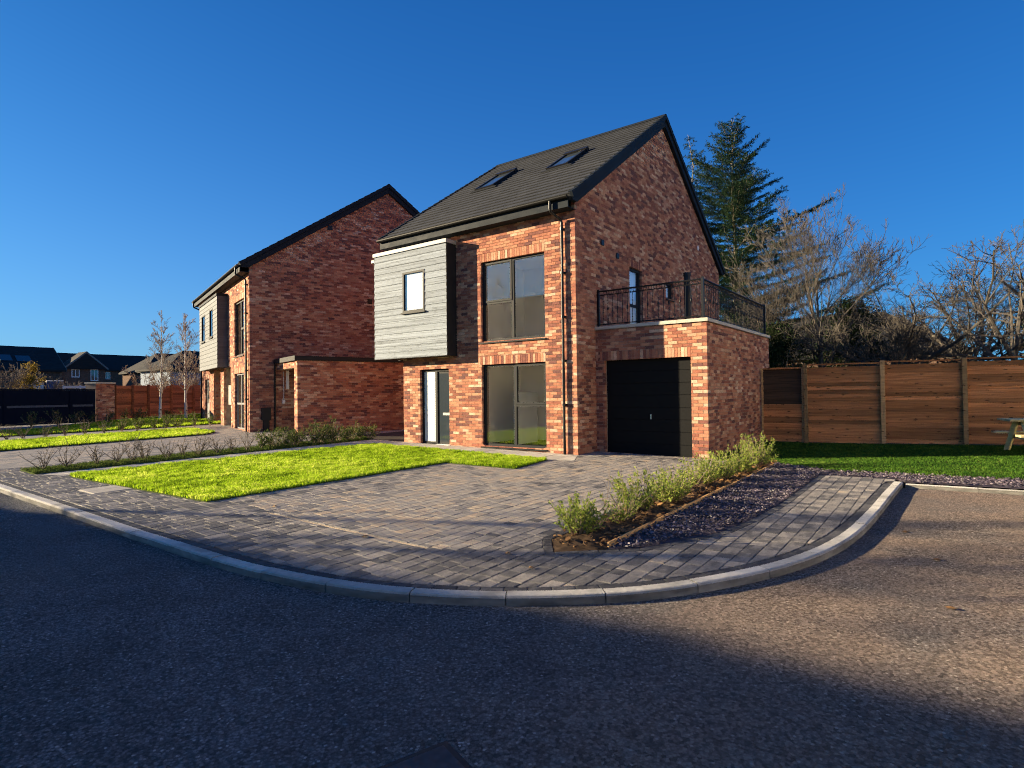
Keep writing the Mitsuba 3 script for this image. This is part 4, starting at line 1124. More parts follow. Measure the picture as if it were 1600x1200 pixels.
def flakes(key, poly, n, sz, dz, mat, label, seed, thick=.25, bias=0.0):
    r = np.random.default_rng(seed); x0, y0, x1, y1 = poly.bounds
    P = np.c_[r.uniform(x0, x1, n), r.uniform(y0, y1, n)]; P = P[shapely.contains_xy(poly, P[:, 0], P[:, 1])]; n = len(P)
    L = sz * r.uniform(.45, 1.4, n); Wd = L * r.uniform(.35, .8, n); H_ = L * thick * r.uniform(.4, 1, n)
    th = r.uniform(0, 2 * np.pi, n); ti, tj = r.normal(0, .38, n), r.normal(0, .38, n)
    U = np.c_[np.cos(th), np.sin(th), ti]; V = np.c_[-np.sin(th), np.cos(th), tj]
    U /= np.linalg.norm(U, axis=1, keepdims=True); V /= np.linalg.norm(V, axis=1, keepdims=True); Nn = np.cross(U, V)
    C = np.c_[P, gz(P[:, 0], P[:, 1]) + dz + r.uniform(0, .03, n)]
    shp = np.array([[-1, -.5], [-.2, -1], [.9, -.6], [1, .3], [.1, 1], [-.8, .6]]) / 2
    k_ = shp[None] * r.uniform(.75, 1.2, (n, 6, 1))
    top = C[:, None] + k_[..., :1] * (L[:, None, None] * U[:, None]) + k_[..., 1:] * (Wd[:, None, None] * V[:, None]) + Nn[:, None] * H_[:, None, None]
    bot = top * 1.0 - Nn[:, None] * H_[:, None, None] * 1.6
    v = np.concatenate([top, bot], 1).reshape(-1, 3); i = np.arange(n)[:, None] * 12
    f = [i + [0, a, a + 1] for a in range(1, 5)]
    for a in range(6):
        b = (a + 1) % 6; f += [i + [6 + a, 6 + b, b], i + [6 + a, b, a]]
    mb = MB(); mb.add(v, np.vstack(f), np.repeat(np.c_[np.clip(r.beta(1.6, 2.2, n) + bias, 0, 1), r.random(n)], 12, 0)); put(key, mb, mat, label=label, kind='stuff')


flakes('slate_chippings', SLATEP, 44000, .034, .0, 'slate_mat', 'plum grey slate chippings spread beside the paving', 131)
flakes('leaf_litter', SOILP, 900, .06, .03, 'dead_leaf', 'brown leaf litter on the soil of the planting bed', 132, thick=.06)
m = MB(); cbx(m, Frame((4.135, -6.55, gz(4.13, -4.4) - .02), (0, 1, .012), (1, 0, 0), (0, 0, 1)), 0, 4.2, 0, .022, -.05, .040, .003, (.8, .3)); scene_key = put('edging_board', m, 'post_wood', label='thin timber edging board between the soil and the slate', category='edging board')
m = MB(); cbx(m, Frame((4.135, -2.3, gz(4.13, -.5) - .02), (0, 1, .012), (1, 0, 0), (0, 0, 1)), 0, 3.3, 0, .022, -.05, .03, .004, (.6, .5)); put('edging_board__board', m, 'post_wood')


def leaves(mb, P, Dr, size, ratio, r, lo=.1, hi=1.0, droop=.3):
    """Pointed leaves at points P growing along directions Dr."""
    n = len(P); L = size * r.uniform(.6, 1.3, n)
    d = Dr + r.normal(0, .55, (n, 3)); d[:, 2] -= droop * r.random(n); d /= np.linalg.norm(d, axis=1, keepdims=True)
    s_ = np.cross(d, r.normal(0, 1, (n, 3))); s_ /= np.linalg.norm(s_, axis=1, keepdims=True) + 1e-9
    w = (L * ratio)[:, None] * s_ / 2; mid = P + d * (L * .45)[:, None]
    v = np.stack([P, mid - w, P + d * L[:, None], mid + w], 1).reshape(-1, 3); i = np.arange(n)[:, None] * 4
    mb.add(v, np.vstack([i + [0, 1, 2], i + [0, 2, 3]]), np.repeat(np.c_[r.uniform(lo, hi, n), r.random(n)], 4, 0))


def curve(p, d, L, r, bend=.3, up=0.0, n=5):
    p = np.array(p, float); d = np.array(d, float); d /= np.linalg.norm(d); out = [p]
    for i in range(n - 1):
        d = d + r.normal(0, bend / n, 3) + [0, 0, up / n]; d /= np.linalg.norm(d); p = p + d * L / (n - 1); out.append(p)
    return np.array(out)


def leafy_shrub(key, x, y, hgt, spread, stems, per, label, group, seed, mat='shrub_leaf', lsize=.045, ratio=.34, lo=.1, hi=1.0, category='shrub'):
    r = np.random.default_rng(seed); z = gz(x, y) + .02; st, lf = MB(), MB()
    for i in range(stems):
        a = r.uniform(0, 2 * np.pi); q = spread * math.sqrt(r.random())
        h = hgt * r.uniform(.45, 1.1)
        c = curve((x + .05 * math.cos(a), y + .05 * math.sin(a), z), (q * math.cos(a) / max(h, .01), q * math.sin(a) / max(h, .01), 1.0), h * 1.05, r, .7, n=6)
        tube(st, c, np.linspace(.005, .002, 6), 3, (r.random(), .5), cap=False)
        k_ = max(3, int(per * r.uniform(.6, 1.3)))
        tt = r.uniform(.12, 1, k_)**.75; i0 = np.minimum((tt * 5).astype(int), 4); fr_ = (tt * 5 - i0)[:, None]
        P = c[i0] * (1 - fr_) + c[i0 + 1] * fr_; dd = c[i0 + 1] - c[i0]; dd /= np.linalg.norm(dd, axis=1, keepdims=True)
        leaves(lf, P, dd * .8, lsize, ratio, r, lo, hi)
    put(key, st, 'twig_mat', label=label, category=category, group=group); put(f'{key}__foliage', lf, mat)


GR = 'leafy young shrubs along the planting bed'
spots = [(3.68, -6.35, .42, .30, 'first leafy shrub at the near pointed tip of the planting bed'), (3.80, -5.55, .36, .28, 'sparse twiggy shrub second from the near tip of the bed'), (3.72, -4.85, .50, .36, 'dense bushy shrub third from the near tip of the bed'),
         (3.85, -4.15, .46, .34, 'spreading yellow green shrub fourth from the near tip of the bed'), (3.75, -3.35, .42, .26, 'thin half bare shrub in the middle of the planting bed'), (3.78, -2.55, .46, .36, 'full pale green shrub just past the middle of the bed'),
         (3.85, -1.75, .48, .38, 'bushy shrub third from the far end of the planting bed'), (3.9, -.85, .50, .38, 'tall dense shrub second from the far end of the bed'), (4.0, .15, .62, .42, 'tallest bright shrub at the far end of the planting bed')]
for i, (x, y, h, sp, lab) in enumerate(spots):
    thin = i in (1, 4)
    leafy_shrub(num('planted_shrub'), x, y, h, sp, 40 if thin else 74, 13 if thin else 26, lab, GR, 140 + i, lsize=.05)
for i, (x, y) in enumerate([(3.72, -6.0), (3.7, -5.2), (3.7, -3.9), (3.72, -2.9)]):
    r = np.random.default_rng(170 + i); m = MB()
    for j in range(7):
        c = curve((x, y, gz(x, y)), (r.normal(0, .7), r.normal(0, .7), 1), r.uniform(.45, .75), r, .6); tube(m, c, np.linspace(.006, .0025, 5), 3, (.1, .5), cap=False)
    put(num('bare_sprig'), m, 'twig_mat', label=['leafless twigs standing between the first two shrubs of the bed', 'leafless twigs behind the dense third shrub of the bed', 'leafless twigs beside the fourth shrub of the bed', 'leafless leaning twigs past the thin middle shrub'][i], category='twigs', group='bare twigs among the bed shrubs')


def hedge_plant(key, x, y, hgt, label, group, seed, leaf):
    r = np.random.default_rng(seed); m = MB(); lf = MB(); z = gz(x, y) + .02
    for j in range(r.integers(7, 11)):
        c = curve((x + r.normal(0, .02), y + r.normal(0, .02), z), (r.normal(0, .45), r.normal(0, .45), 1), hgt * r.uniform(.6, 1.1), r, .5)
        tube(m, c, np.linspace(.009, .0045, 5), 3, (r.random() * .4, .5), cap=False)
        for b in range(5):
            i0 = r.integers(1, 5); c2 = curve(c[i0], (r.normal(0, .7), r.normal(0, .7), .8), hgt * r.uniform(.15, .4), r, .6, n=4)
            tube(m, c2, np.linspace(.0055, .003, 4), 3, (r.random() * .5, .5), cap=False)
            if leaf > 0: leaves(lf, np.repeat(c2, int(3 * leaf), 0) + r.normal(0, .02, (4 * int(3 * leaf), 3)), np.tile([0, 0, 1.0], (4 * int(3 * leaf), 1)), .05, .4, r, .1, .9)
    put(key, m, 'grey_twig' if leaf == 0 else 'twig_mat', label=label, category='hedge plant', group=group)
    if lf.v: put(f'{key}__foliage', lf, 'hedge_leaf')


rh = np.random.default_rng(180)
ORD = ['first', 'second', 'third', 'fourth', 'fifth', 'sixth', 'seventh', 'eighth', 'ninth', 'tenth', 'eleventh', 'twelfth', 'thirteenth', 'fourteenth', 'fifteenth', 'sixteenth']
for i in range(21):
    f_ = i / 20; x, y = -7.80 + .25 * f_ + rh.normal(0, .06), -8.05 + 7.6 * f_ + rh.normal(0, .06)
    leaf = 0 if i < 12 else 1
    if i >= 13:
        leafy_shrub(num('strap_plant'), x + rh.normal(.1, .12), y + .2, .44, .26, 26, 9, f'spiky green plant, {ORD[20 - i]} from the house beside the hedge row between the drives', 'spiky plants at the house end of the nearer hedge row', 500 + i, mat='hedge_leaf', lsize=.15, ratio=.11, category='plant')
    hedge_plant(num('hedge_plant'), x, y, rh.uniform(.40, .58), f'leafless young hedge plant, {ORD[i]} from the kerb in the row between the drives' if leaf == 0 else f'leafy young hedge plant, {ORD[20 - i]} from the house in the row between the drives',
                'bare plants of the nearer hedge row' if leaf == 0 else 'leafy plants of the nearer hedge row', 200 + i, leaf)
for i in range(16):
    f_ = i / 15; x, y = -17.2 - .7 * f_ + rh.normal(0, .06), -8.2 + 8.4 * f_ + rh.normal(0, .06)
    hedge_plant(num('hedge_plant'), x, y, rh.uniform(.40, .6), f'young hedge plant, {ORD[i]} from the kerb in the farther row past the second lawn', 'plants of the farther hedge row', 240 + i, 1 if i > 8 else 0)
for i in range(9):
    f_ = i / 8; x, y = -22.8 - 1.9 * f_ + rh.normal(0, .1), -4.2 + 5.5 * f_ + rh.normal(0, .2)
    hedge_plant(num('hedge_plant'), x, y, rh.uniform(.35, .7), f'weedy sprig before the dark gate, {ORD[i]} of them counted from the left', 'sprigs before the dark gate', 270 + i, 1)

# ------------------------------------------------------------------ trees
def branch_tree(mb, p, d, L, rad, level, top, r, par, tips=None):
    n = 6 if level == 0 else (5 if level < top else 4)
    c = curve(p, d, L, r, par['bend'], par['up'] if level else par.get('tup', 0), n)
    last = level == top
    rr = np.linspace(rad, max(rad * (.35 if not last else .5), par['rmin']), n)
    tube(mb, c, rr, 8 if level == 0 else (5 if level == 1 else (4 if level == 2 else 3)), (r.random(), .5), cap=False)
    if last:
        if tips is not None: tips.append(c)
        return
    k = r.poisson(par['n'][level] - 1) + 1 if level else par['n'][0]
    for i in range(k):
        t = r.uniform(par['from'][level], 1.0); i0 = min(int(t * (n - 1)), n - 2); f = t * (n - 1) - i0
        q = c[i0] * (1 - f) + c[i0 + 1] * f; ax = c[i0 + 1] - c[i0]; ax /= np.linalg.norm(ax)
        s_ = np.cross(ax, r.normal(0, 1, 3)); s_ /= np.linalg.norm(s_) + 1e-9
        an = par['ang'][level] * r.uniform(.7, 1.3)
        dd = ax * math.cos(an) + s_ * math.sin(an)
        l2 = L * par['len'][level] * r.uniform(.6, 1.15) * (1.15 - .45 * t)
        branch_tree(mb, q, dd, l2, max(rr[i0] * par['rad'][level] * r.uniform(.7, 1.0), par['rmin']), level + 1, top, r, par, tips)


def bare_tree(key, x, y, h, par, label, category, group, seed, trunk='bark', limbs='twig_mat', lean=(0, 0), trunks=1, z=None):
    r = np.random.default_rng(seed); z = gz(x, y) - .1 if z is None else z
    tk, cr = MB(), MB()
    for j in range(trunks):
        d = (lean[0] + (r.normal(0, .22) if trunks > 1 else 0), lean[1] + (r.normal(0, .22) if trunks > 1 else 0), 1)
        c = curve((x + (r.normal(0, .12) if trunks > 1 else 0), y, z), d, h * par['trunk'], r, .25, par.get('tup', 0), 7)
        r0 = par['r0'] * (1 if trunks == 1 else .7); rr = np.linspace(r0, r0 * par.get('taper', .55), 7)
        tube(tk, c, rr, 9, (r.random(), .5), cap=False)
        k = par['n'][0]
        for i in range(k):
            t = par['from'][0] + (1 - par['from'][0]) * (i + r.random()) / k; i0 = min(int(t * 6), 5); f = t * 6 - i0
            q = c[i0] * (1 - f) + c[i0 + 1] * f; ax = c[i0 + 1] - c[i0]; ax /= np.linalg.norm(ax)
            a = i * 2.4 + r.normal(0, .4); an = par['ang'][0] * r.uniform(.7, 1.25) * (1 if t < .97 else .4)
            dd = ax * math.cos(an) + np.array([math.cos(a), math.sin(a), 0]) * math.sin(an)
            L = h * par['len'][0] * r.uniform(.7, 1.15) * (1.2 - par.get('cone', .5) * (t - par['from'][0]) / (1 - par['from'][0]))
            branch_tree(cr, q, dd, L, max(rr[i0] * par['rad'][0] * r.uniform(.6, 1), par['rmin']), 1, par['top'], r, par)
    tag(key, label, category, group)
    put(f'{key}__trunk', tk, trunk, smooth=True); put(f'{key}__crown', cr, limbs)


PV = dict(trunk=.62, r0=.13, taper=.3, n=[13, 6, 6, 5], ang=[.62, .6, .62, .6], len=[.44, .50, .50, .5], rad=[.55, .55, .55, .6], bend=.5, up=.35, rmin=.0075, top=4, cone=.45)
PV['from'] = [.12, .25, .2, .2]
PB = dict(PV, trunk=.35, r0=.15, n=[9, 7, 6, 6], ang=[.95, .75, .7, .65], len=[.62, .48, .48, .45], bend=.9, up=.25, rmin=.0085, cone=.2); PB['from'] = [.35, .2, .2, .15]
PI = dict(PV, trunk=.93, r0=.075, taper=.15, n=[26, 8, 6], ang=[.6, .5, .6], len=[.23, .48, .5], rad=[.3, .6, .6], bend=.4, up=.25, rmin=.0055, top=3, cone=.75); PI['from'] = [.22, .2, .2]
PV2 = dict(PV, n=[15, 8, 5, 4], rmin=.0075, up=.5, bend=.4, r0=.16); PV2['len'] = [.40, .50, .5, .5]
PB2 = dict(PB, n=[12, 8, 6, 5], rmin=.008, r0=.22, bend=1.0, up=.15, taper=.2, rad=[.95, .55, .55, .6]); PB2['len'] = [.62, .48, .48, .46]
bare_tree('bare_tree', 2.0, 21.7, 12.3, PV2, 'tall upright leafless tree in front of the dark conifer, behind the fence', 'tree', None, 301, trunks=2, limbs='pale_twig')
bare_tree('bare_tree_001', -.3, 20.6, 8.0, PV2, 'slender leafless tree just behind the garage corner and side gate', 'tree', None, 302, trunks=2, limbs='pale_twig')
bare_tree('bare_tree_002', 6.0, 19.9, 7.6, PB2, 'low spreading leafless tree behind the middle of the fence', 'tree', None, 303, lean=(-.1, 0), limbs='pale_twig')
bare_tree('bare_tree_003', 9.5, 19.2, 9.0, PB2, 'larger spreading leafless tree at the right edge behind the fence', 'tree', None, 304, lean=(-.1, 0), limbs='pale_twig')
bare_tree('bare_tree_004', 4.2, 18.6, 5.6, PV2, 'small pale stemmed leafless tree leaning behind the second fence panel', 'tree', None, 305, lean=(.45, 0), limbs='pale_twig')
bare_tree('bare_tree_005', 12.2, 21.5, 9.6, PB2, 'leafless tree beyond the right edge of the fence', 'tree', None, 306, limbs='pale_twig')
bare_tree('bare_tree_006', 8.0, 23.5, 8.0, PB2, 'leafless tree standing farther back between the two spreading trees', 'tree', None, 307, limbs='pale_twig')
bare_tree('birch_tree', -24.5, 1.1, 5.2, PI, 'slim white stemmed birch on the left, the farther from the houses', 'tree', 'two slim birches by the far fence', 311, trunk='birch_bark', limbs='birch_twig')
bare_tree('birch_tree_001', -23.95, 2.1, 5.3, PI, 'slim white stemmed birch nearest the left end of the second house', 'tree', 'two slim birches by the far fence', 312, trunk='birch_bark', limbs='birch_twig')


def conifer(key, x, y, h, wid, label, seed, n_br=85, dens=1.0, base=.10):
    r = np.random.default_rng(seed); z = gz(x, y) - .1; tk, lf = MB(), MB(); bb = MB()
    c = np.array([[x + .02 * i * r.normal(), y + .02 * i * r.normal(), z + h * i / 8] for i in range(9)])
    tube(tk, c, np.linspace(.22, .012, 9), 10, (.3, .5), cap=False)
    side = r.uniform(.72, 1.3, 9)
    for i in range(n_br):
        t = base + (.985 - base) * ((i + r.random()) / n_br)**.88
        a = i * 2.399 + r.normal(0, .3); q = np.array([np.interp(t, np.linspace(0, 1, 9), c[:, k]) for k in range(3)])
        prof = min(1.0, 1.30 * (1 - t)**.78) * (.55 + .45 * min(1, t / .25))
        L = wid * prof * r.uniform(.50, 1.2) * side[int((a % (2 * np.pi)) / .7) % 9] + .12
        pts = curve(q, (math.cos(a), math.sin(a), .10 + .75 * max(0, t - .55)), L, r, .25, .35 if t < .8 else .5, 6)
        tube(bb, pts, np.linspace(.035 * (1.1 - t) + .012, .008, 6), 4, (.2, .5), cap=False)
        m_ = max(4, int(L / .10 * dens))
        for j in range(m_):
            f = .06 + .94 * (j + r.random()) / m_; i0 = min(int(f * 5), 4); p0 = pts[i0] + (pts[i0 + 1] - pts[i0]) * (f * 5 - i0); ax = pts[i0 + 1] - pts[i0]; ax /= np.linalg.norm(ax)
            sd = np.cross(ax, [0, 0, 1.0]); sd /= np.linalg.norm(sd); sgn = 1 if j % 2 else -1
            l2 = min(.20 + .34 * L * (1 - f)**.7, .95) * r.uniform(.4, 1.15)
            d2 = ax * r.uniform(.45, 1.0) + sd * sgn * r.uniform(.5, 1.0) + np.array([0, 0, r.normal(-.02, .10)])
            d2 /= np.linalg.norm(d2)
            kk = max(4, int(l2 / .055)); s2 = np.linspace(.03, 1, kk)
            P = p0 + np.outer(s2 * l2, d2) + np.c_[np.zeros(kk), np.zeros(kk), -.12 * l2 * s2**2] + r.normal(0, .012, (kk, 3))
            P = np.repeat(P, 4, 0); D_ = np.tile(d2 * .7 + [0, 0, .30], (len(P), 1)) + r.normal(0, .45, (len(P), 3))
            leaves(lf, P, D_, .14, .22, r, 0, .8 if r.random() < .9 else 1.0, droop=.1)
    tag(key, label, 'tree'); put(f'{key}__trunk', tk, 'bark', smooth=True); put(f'{key}__limbs', bb, 'bark'); put(f'{key}__crown', lf, 'needle')


conifer('conifer_tree', -3.6, 25.9, 18.3, 6.8, 'tall dark layered conifer standing right of the main house roof', 321, n_br=185, dens=1.0, base=.08)
conifer('conifer_tree_001', -8.2, 31.6, 20.6, 4.2, 'conifer whose top shows just behind the gable slope of the main house', 322, n_br=80, dens=.6)


def leaf_mass(key, x, y, h, wx, wy, mat, label, category, seed, n=9000, size=.12, z0=None, group=None, base=.1, trunk=True):
    """A dense bush: a stem, limbs and leaf clumps through an uneven volume."""
    r = np.random.default_rng(seed); z = gz(x, y) if z0 is None else z0; lf, st = MB(), MB()
    cl = max(10, n // 160)
    C = np.c_[r.normal(0, .42, cl) * wx, r.normal(0, .42, cl) * wy, (base + (1 - base) * r.random(cl)**.8) * h]
    lim = np.sqrt(np.clip(1 - (C[:, 2] / h)**2.2, .03, 1)); C[:, :2] *= lim[:, None] * .95
    for c in C:
        tube(st, curve((x, y, z), c + r.normal(0, .05, 3), np.linalg.norm(c), r, .4, n=5), np.linspace(.03, .008, 5), 3, (.2, .5), cap=False)
    k = n // cl; sp = .17 * min(wx, h) * r.uniform(.6, 1.3, cl)
    P = np.repeat(C, k, 0) + r.normal(0, 1, (cl * k, 3)) * np.repeat(sp, k)[:, None] * [1, 1, .75]; P[:, 2] = np.abs(P[:, 2])
    tag(key, label, category, group)
    put(f'{key}__stems', st, 'bark'); leaves(lf, P + [x, y, z], r.normal(0, .5, P.shape) + [0, 0, .4], size, .5, r, 0, 1); put(f'{key}__foliage', lf, mat)


leaf_mass('evergreen_bush', .2, 19.2, 4.4, 1.8, 1.2, 'dark_leaf', 'dark evergreen bush behind the side gate under the bare trees', 'bush', 331)
leaf_mass('evergreen_bush_001', 3.0, 23.6, 5.6, 2.6, 1.4, 'dark_leaf', 'dark evergreen bush behind the first two fence panels', 'bush', 332, n=14000, size=.15)
leaf_mass('evergreen_bush_002', 10.6, 21.4, 5.6, 1.5, 1.2, 'dark_leaf', 'dark evergreen bush at the right edge behind the fence', 'bush', 333)
leaf_mass('evergreen_bush_003', -2.8, 23.4, 6.0, 2.4, 1.4, 'dark_leaf', 'tall dark evergreen bush at the foot of the big conifer', 'bush', 334)
leaf_mass('yellow_shrub', -51.2, 2.6, 3.6, 1.2, 1.3, 'yellow_leaf', 'rounded yellow brown shrub above the dark gate', 'shrub', 335, n=5000, size=.14)
for i, (x, y, h, lab) in enumerate([(-50, .9, 4.4, 'leafless twiggy bush left of the yellow shrub behind the gate'), (-50, 4.2, 3.0, 'leafless twiggy bush right of the yellow shrub behind the gate'), (-31.5, 3.5, 3.0, 'russet twiggy bush behind the far timber fence'), (-31.8, 5.7, 3.4, 'grey leafless bush between the birches and the second house')]):
    bare_tree(num('twiggy_bush'), x, y, h, dict(PB, trunk=.25, r0=.07, n=[7, 5, 4, 4], rmin=.012), lab, 'bush', None, 340 + i, trunks=3)

# ------------------------------------------------------------------ buildings beyond
scene['far_trim'] = pr((.16, .15, .14), .7)


def far_house(key, O, a, w, d, eave, ridge, label, wall='grey_brick', roofm='far_tile', wins=(), gwins=(), sky=(), hip=0.0, chim=(), gable=None, z=None, cat='house'):
    """Local x along the ridge, front face at y = 0 looking to -y. wins: (x0, x1, z0, z1) on the front; gwins on the gable."""
    ex, ey, ez, at = house_frames((O[0], O[1], gz(*O) if z is None else z), a)
    fr = Frame(at(0, 0), ex, ez, -ey); tag(key, label, cat)
    m = MB(); fp = sbox(0, -.5, w, eave); 
    for (x0, x1, z0, z1) in wins: fp = fp.difference(sbox(x0, z0, x1, z1))
    slab(m, fr, fp, -.3, 0)
    bx(m, Frame(at(0, 0), ex, ey, ez), 0, .3, .301, d, -.5, eave); bx(m, Frame(at(0, 0), ex, ey, ez), w - .3, w, .301, d, -.5, eave); bx(m, Frame(at(0, 0), ex, ey, ez), .301, w - .301, d - .3, d, -.5, eave)
    if hip == 0:
        for u in (0, w - .3): prism(m, Frame(at(u, 0), ey, ez, ex), [(0.0, eave), (d, eave), (d / 2, ridge)], 0, .3, back=True)
    put(f'{key}__wall', m, wall)
    m = MB(); o = .35; sl = (ridge - eave) / (d / 2); zo = eave - o * sl
    V_ = [at(-o, -o, zo + .08), at(w + o, -o, zo + .08), at(w + o, d + o, zo + .08), at(-o, d + o, zo + .08), at(-o + hip, d / 2, ridge + .08), at(w + o - hip, d / 2, ridge + .08)]
    V2 = [q + np.array([0, 0, .18]) for q in V_]
    F_ = [[0, 1, 5], [0, 5, 4], [2, 3, 4], [2, 4, 5], [1, 2, 5], [3, 0, 4]]
    m.add(V_, F_); m.add(V2, F_); m.add(V_ + V2, [[0, 1, 7, 6], [1, 2, 8, 7], [2, 3, 9, 8], [3, 0, 6, 9]])
    put(f'{key}__roof', m, roofm)
    if hip == 0:
        for u in (-o - .04, w + o):
            m = MB(); prism(m, Frame(at(u, 0), ey, ez, ex), [(-o, zo + .0), (-o, zo + .30), (d / 2, ridge + .30), (d / 2, ridge)][::-1], 0, .04, back=True); put(num(f'{key}__roof__barge_board'), m, 'far_trim')
            m = MB(); prism(m, Frame(at(u, 0), ey, ez, ex), [(d + o, zo + .0), (d + o, zo + .30), (d / 2, ridge + .30), (d / 2, ridge)], 0, .04, back=True); put(num(f'{key}__roof__barge_board'), m, 'far_trim')
    m = MB(); bx(m, fr, -.3, w + .3, zo + .02, zo + .2, o, o + .05); put(f'{key}__gutter', m, 'frame')
    for (x0, x1, z0, z1) in wins:
        k = window(key, fr, x0, x1, z0, z1, [('v', (x0 + x1) / 2, z0 + .06, z1 - .06)], mat='white_plastic', glass=False, fw=.09)
        m = MB(); bx(m, fr, x0 + .02, x1 - .02, z0 + .02, z1 - .02, -.14, -.11); put(f'{k}__pane', m, 'pane_dark')
    fe = Frame(at(w + .0, 0), ey, ez, ex)
    for (x0, x1, z0, z1) in gwins:
        k = window(key, fe, x0, x1, z0, z1, [('v', (x0 + x1) / 2, z0 + .06, z1 - .06)], w=.06, mat='white_plastic', glass=False, fw=.09)
        m = MB(); bx(m, fe, x0 + .02, x1 - .02, z0 + .02, z1 - .02, .002, .03); put(f'{k}__pane', m, 'pane_dark')
    sa = math.atan(sl); fr2 = Frame(at(0, -o, zo + .26), ex, ey * math.cos(sa) + ez * math.sin(sa), ez * math.cos(sa) - ey * math.sin(sa))
    for (x0, x1, s0, s1) in sky:
        m = MB(); bx(m, fr2, x0, x1, s0, s1, -.05, .08); k = put(num(f'{key}__roof__skylight'), m, 'pane_dark')
    for (x0, y0, z0, z1) in chim:
        m = MB(); bx(m, Frame(at(x0, y0), ex, ey, ez), 0, .7, 0, .6, z0, z1); bx(m, Frame(at(x0, y0), ex, ey, ez), -.06, .76, -.06, .66, z1 + .002, z1 + .15); ck = put(num(f'{key}__chimney'), m, 'chimney_brick')
        m = MB(); tube(m, [at(x0 + .35, y0 + .3, z1 + .1), at(x0 + .35, y0 + .3, z1 + .55)], [.14, .11], 10); put(f'{ck}__pot', m, 'chimney_brick', smooth=40)


scene['chimney_brick'] = pr(lambda p, n, uv: MX((.42, .15, .08), (.28, .09, .05), FB(p.x * 4, p.y * 4, p.z * 9, 2)), .9, spec=.1)
DW = math.pi / 2      # fronts that look along +x, towards the viewer

far_house('terraced_house', (-81, -14), -DW, 27.5, 9, 4.6, 7.4, 'long dark roofed house with four skylights at the far left', sky=[(17.0, 18.4, 2.2, 3.6), (19.8, 21.2, 2.0, 3.4), (21.6, 23.0, 1.9, 3.3), (23.4, 24.8, 1.8, 3.2)], wins=[(20, 21.2, 3.0, 4.2)])
far_house('gabled_house', (-99.5, 18.6), 0, 2.4, 5.0, 5.3, 7.5, 'far house whose gable with white french windows faces the viewer', gwins=[(3.1, 4.1, 3.4, 5.1), (.7, 1.7, 3.9, 5.1)])
far_house('long_house', (-98.9, 13.0), -DW, 23, 8, 5.2, 7.6, 'far two storey house with small white windows right of the gabled one', wins=[(11.3, 12.0, 3.8, 4.9), (15.0, 15.7, 3.7, 4.9), (16.4, 17.0, 3.7, 4.9)])
far_house('hipped_house', (-72, 19.4), -DW, 9.5, 7, 3.9, 6.2, 'dark house behind the two birches', wins=[(2.5, 3.4, 2.3, 3.4)], hip=3.0)
far_house('white_house', (-47.6, 11.6), -DW, 9.4, 6, 3.3, 4.9, 'white rendered house glimpsed left of the second house', wall='render_white', hip=2.8)
far_house('dark_roofed_house', (-9, 38.4), 0, 17.2, 9, 3.6, 6.9, 'dark roofed house with brick chimneys behind the bare trees', hip=5.5, chim=[(13.0, 4.2, 4.0, 5.9), (15.3, 4.2, 2.8, 4.6)])
# across the road, behind the viewer: they shade the road and stand in the window reflections
far_house('house_across_road', (-12.8, -20), math.pi, 11.5, 8, 5.4, 8.42, 'tan brick house with a scaffold across the road, behind the viewer', wall='tan_brick', wins=[(2, 3.4, 3.4, 4.8), (6, 7.4, 3.4, 4.8), (9, 10.4, 3.4, 4.8), (2, 3.4, .8, 2.2), (9, 10.4, .8, 2.2)], z=.05)
far_house('house_across_road_001', (-24.6, -20), math.pi, 49, 8, 5.0, 7.74, 'long brick row across the road, behind and left of the viewer', wall='tan_brick', wins=[(4 + 6 * i, 5.3 + 6 * i, 3.3, 4.7) for i in range(7)], z=.05)
for i_, (yy, ll) in enumerate(((-15.5, 'first pale house added outside the view to bounce sunlight, right of the turning head'), (-4.0, 'second pale house added outside the view to bounce sunlight, right of the turning head'), (7.5, 'third pale house added outside the view to bounce sunlight, right of the turning head'))):
    far_house(num('added_bounce_house'), (20.5, yy + 10.5), DW, 10.5, 8, 5.4, 7.8, ll, wall='cream_render', wins=[(1.2, 2.5, 3.5, 4.7), (4.6, 5.9, 3.5, 4.7), (8, 9.3, 3.5, 4.7), (1.2, 3.0, .7, 2.1), (7.4, 9.2, .7, 2.1)])  # unseen pale houses, added to bounce warm sunlight onto the shaded gable
scene['cream_render'] = pr(lambda p, n, uv: mi.Color3f(.72, .66, .56) * (.9 + .15 * FB(p.x, p.y, p.z, 3)), .9, spec=.1)
k = 'scaffold'; tag(k, 'steel tube scaffold before the house across the road, behind the viewer', 'scaffold')
for i in range(6):
    x = -14.4 - 2.5 * i
    for y in (-18.9, -17.9):
        m = MB(); tube(m, [(x, y, -.3), (x, y, 8.6 if i == 2 else 5.0 + .2 * (i % 3))], .03, 6); put(num(f'{k}__pole'), m, 'steel')
for z in (1.4, 2.8, 4.2):
    for y in (-18.9, -17.9):
        m = MB(); tube(m, [(-13.9, y - .06, z), (-27.4, y - .06, z)], .028, 6); put(num(f'{k}__rail'), m, 'steel')
    m = MB(); bx(m, Frame((-27.4, -18.85, z + .03), (1, 0, 0), (0, 1, 0), (0, 0, 1)), 0, 13.5, 0, .9, 0, .04); put(num(f'{k}__walk_board'), m, 'post_wood')
PO = dict(PV, n=[7, 5, 3, 3], rmin=.012, r0=.14, trunk=.7); PO['from'] = [.62, .2, .2, .2]; PO['len'] = [.30, .5, .5, .5]
bare_tree('street_tree', -19.6, -17.6, 10.2, PO, 'bare street tree across the road before the scaffold, the taller one', 'tree', None, 361)
bare_tree('street_tree_001', -16.4, -17.9, 9.2, PO, 'bare street tree across the road, the shorter one, behind the viewer', 'tree', None, 362)

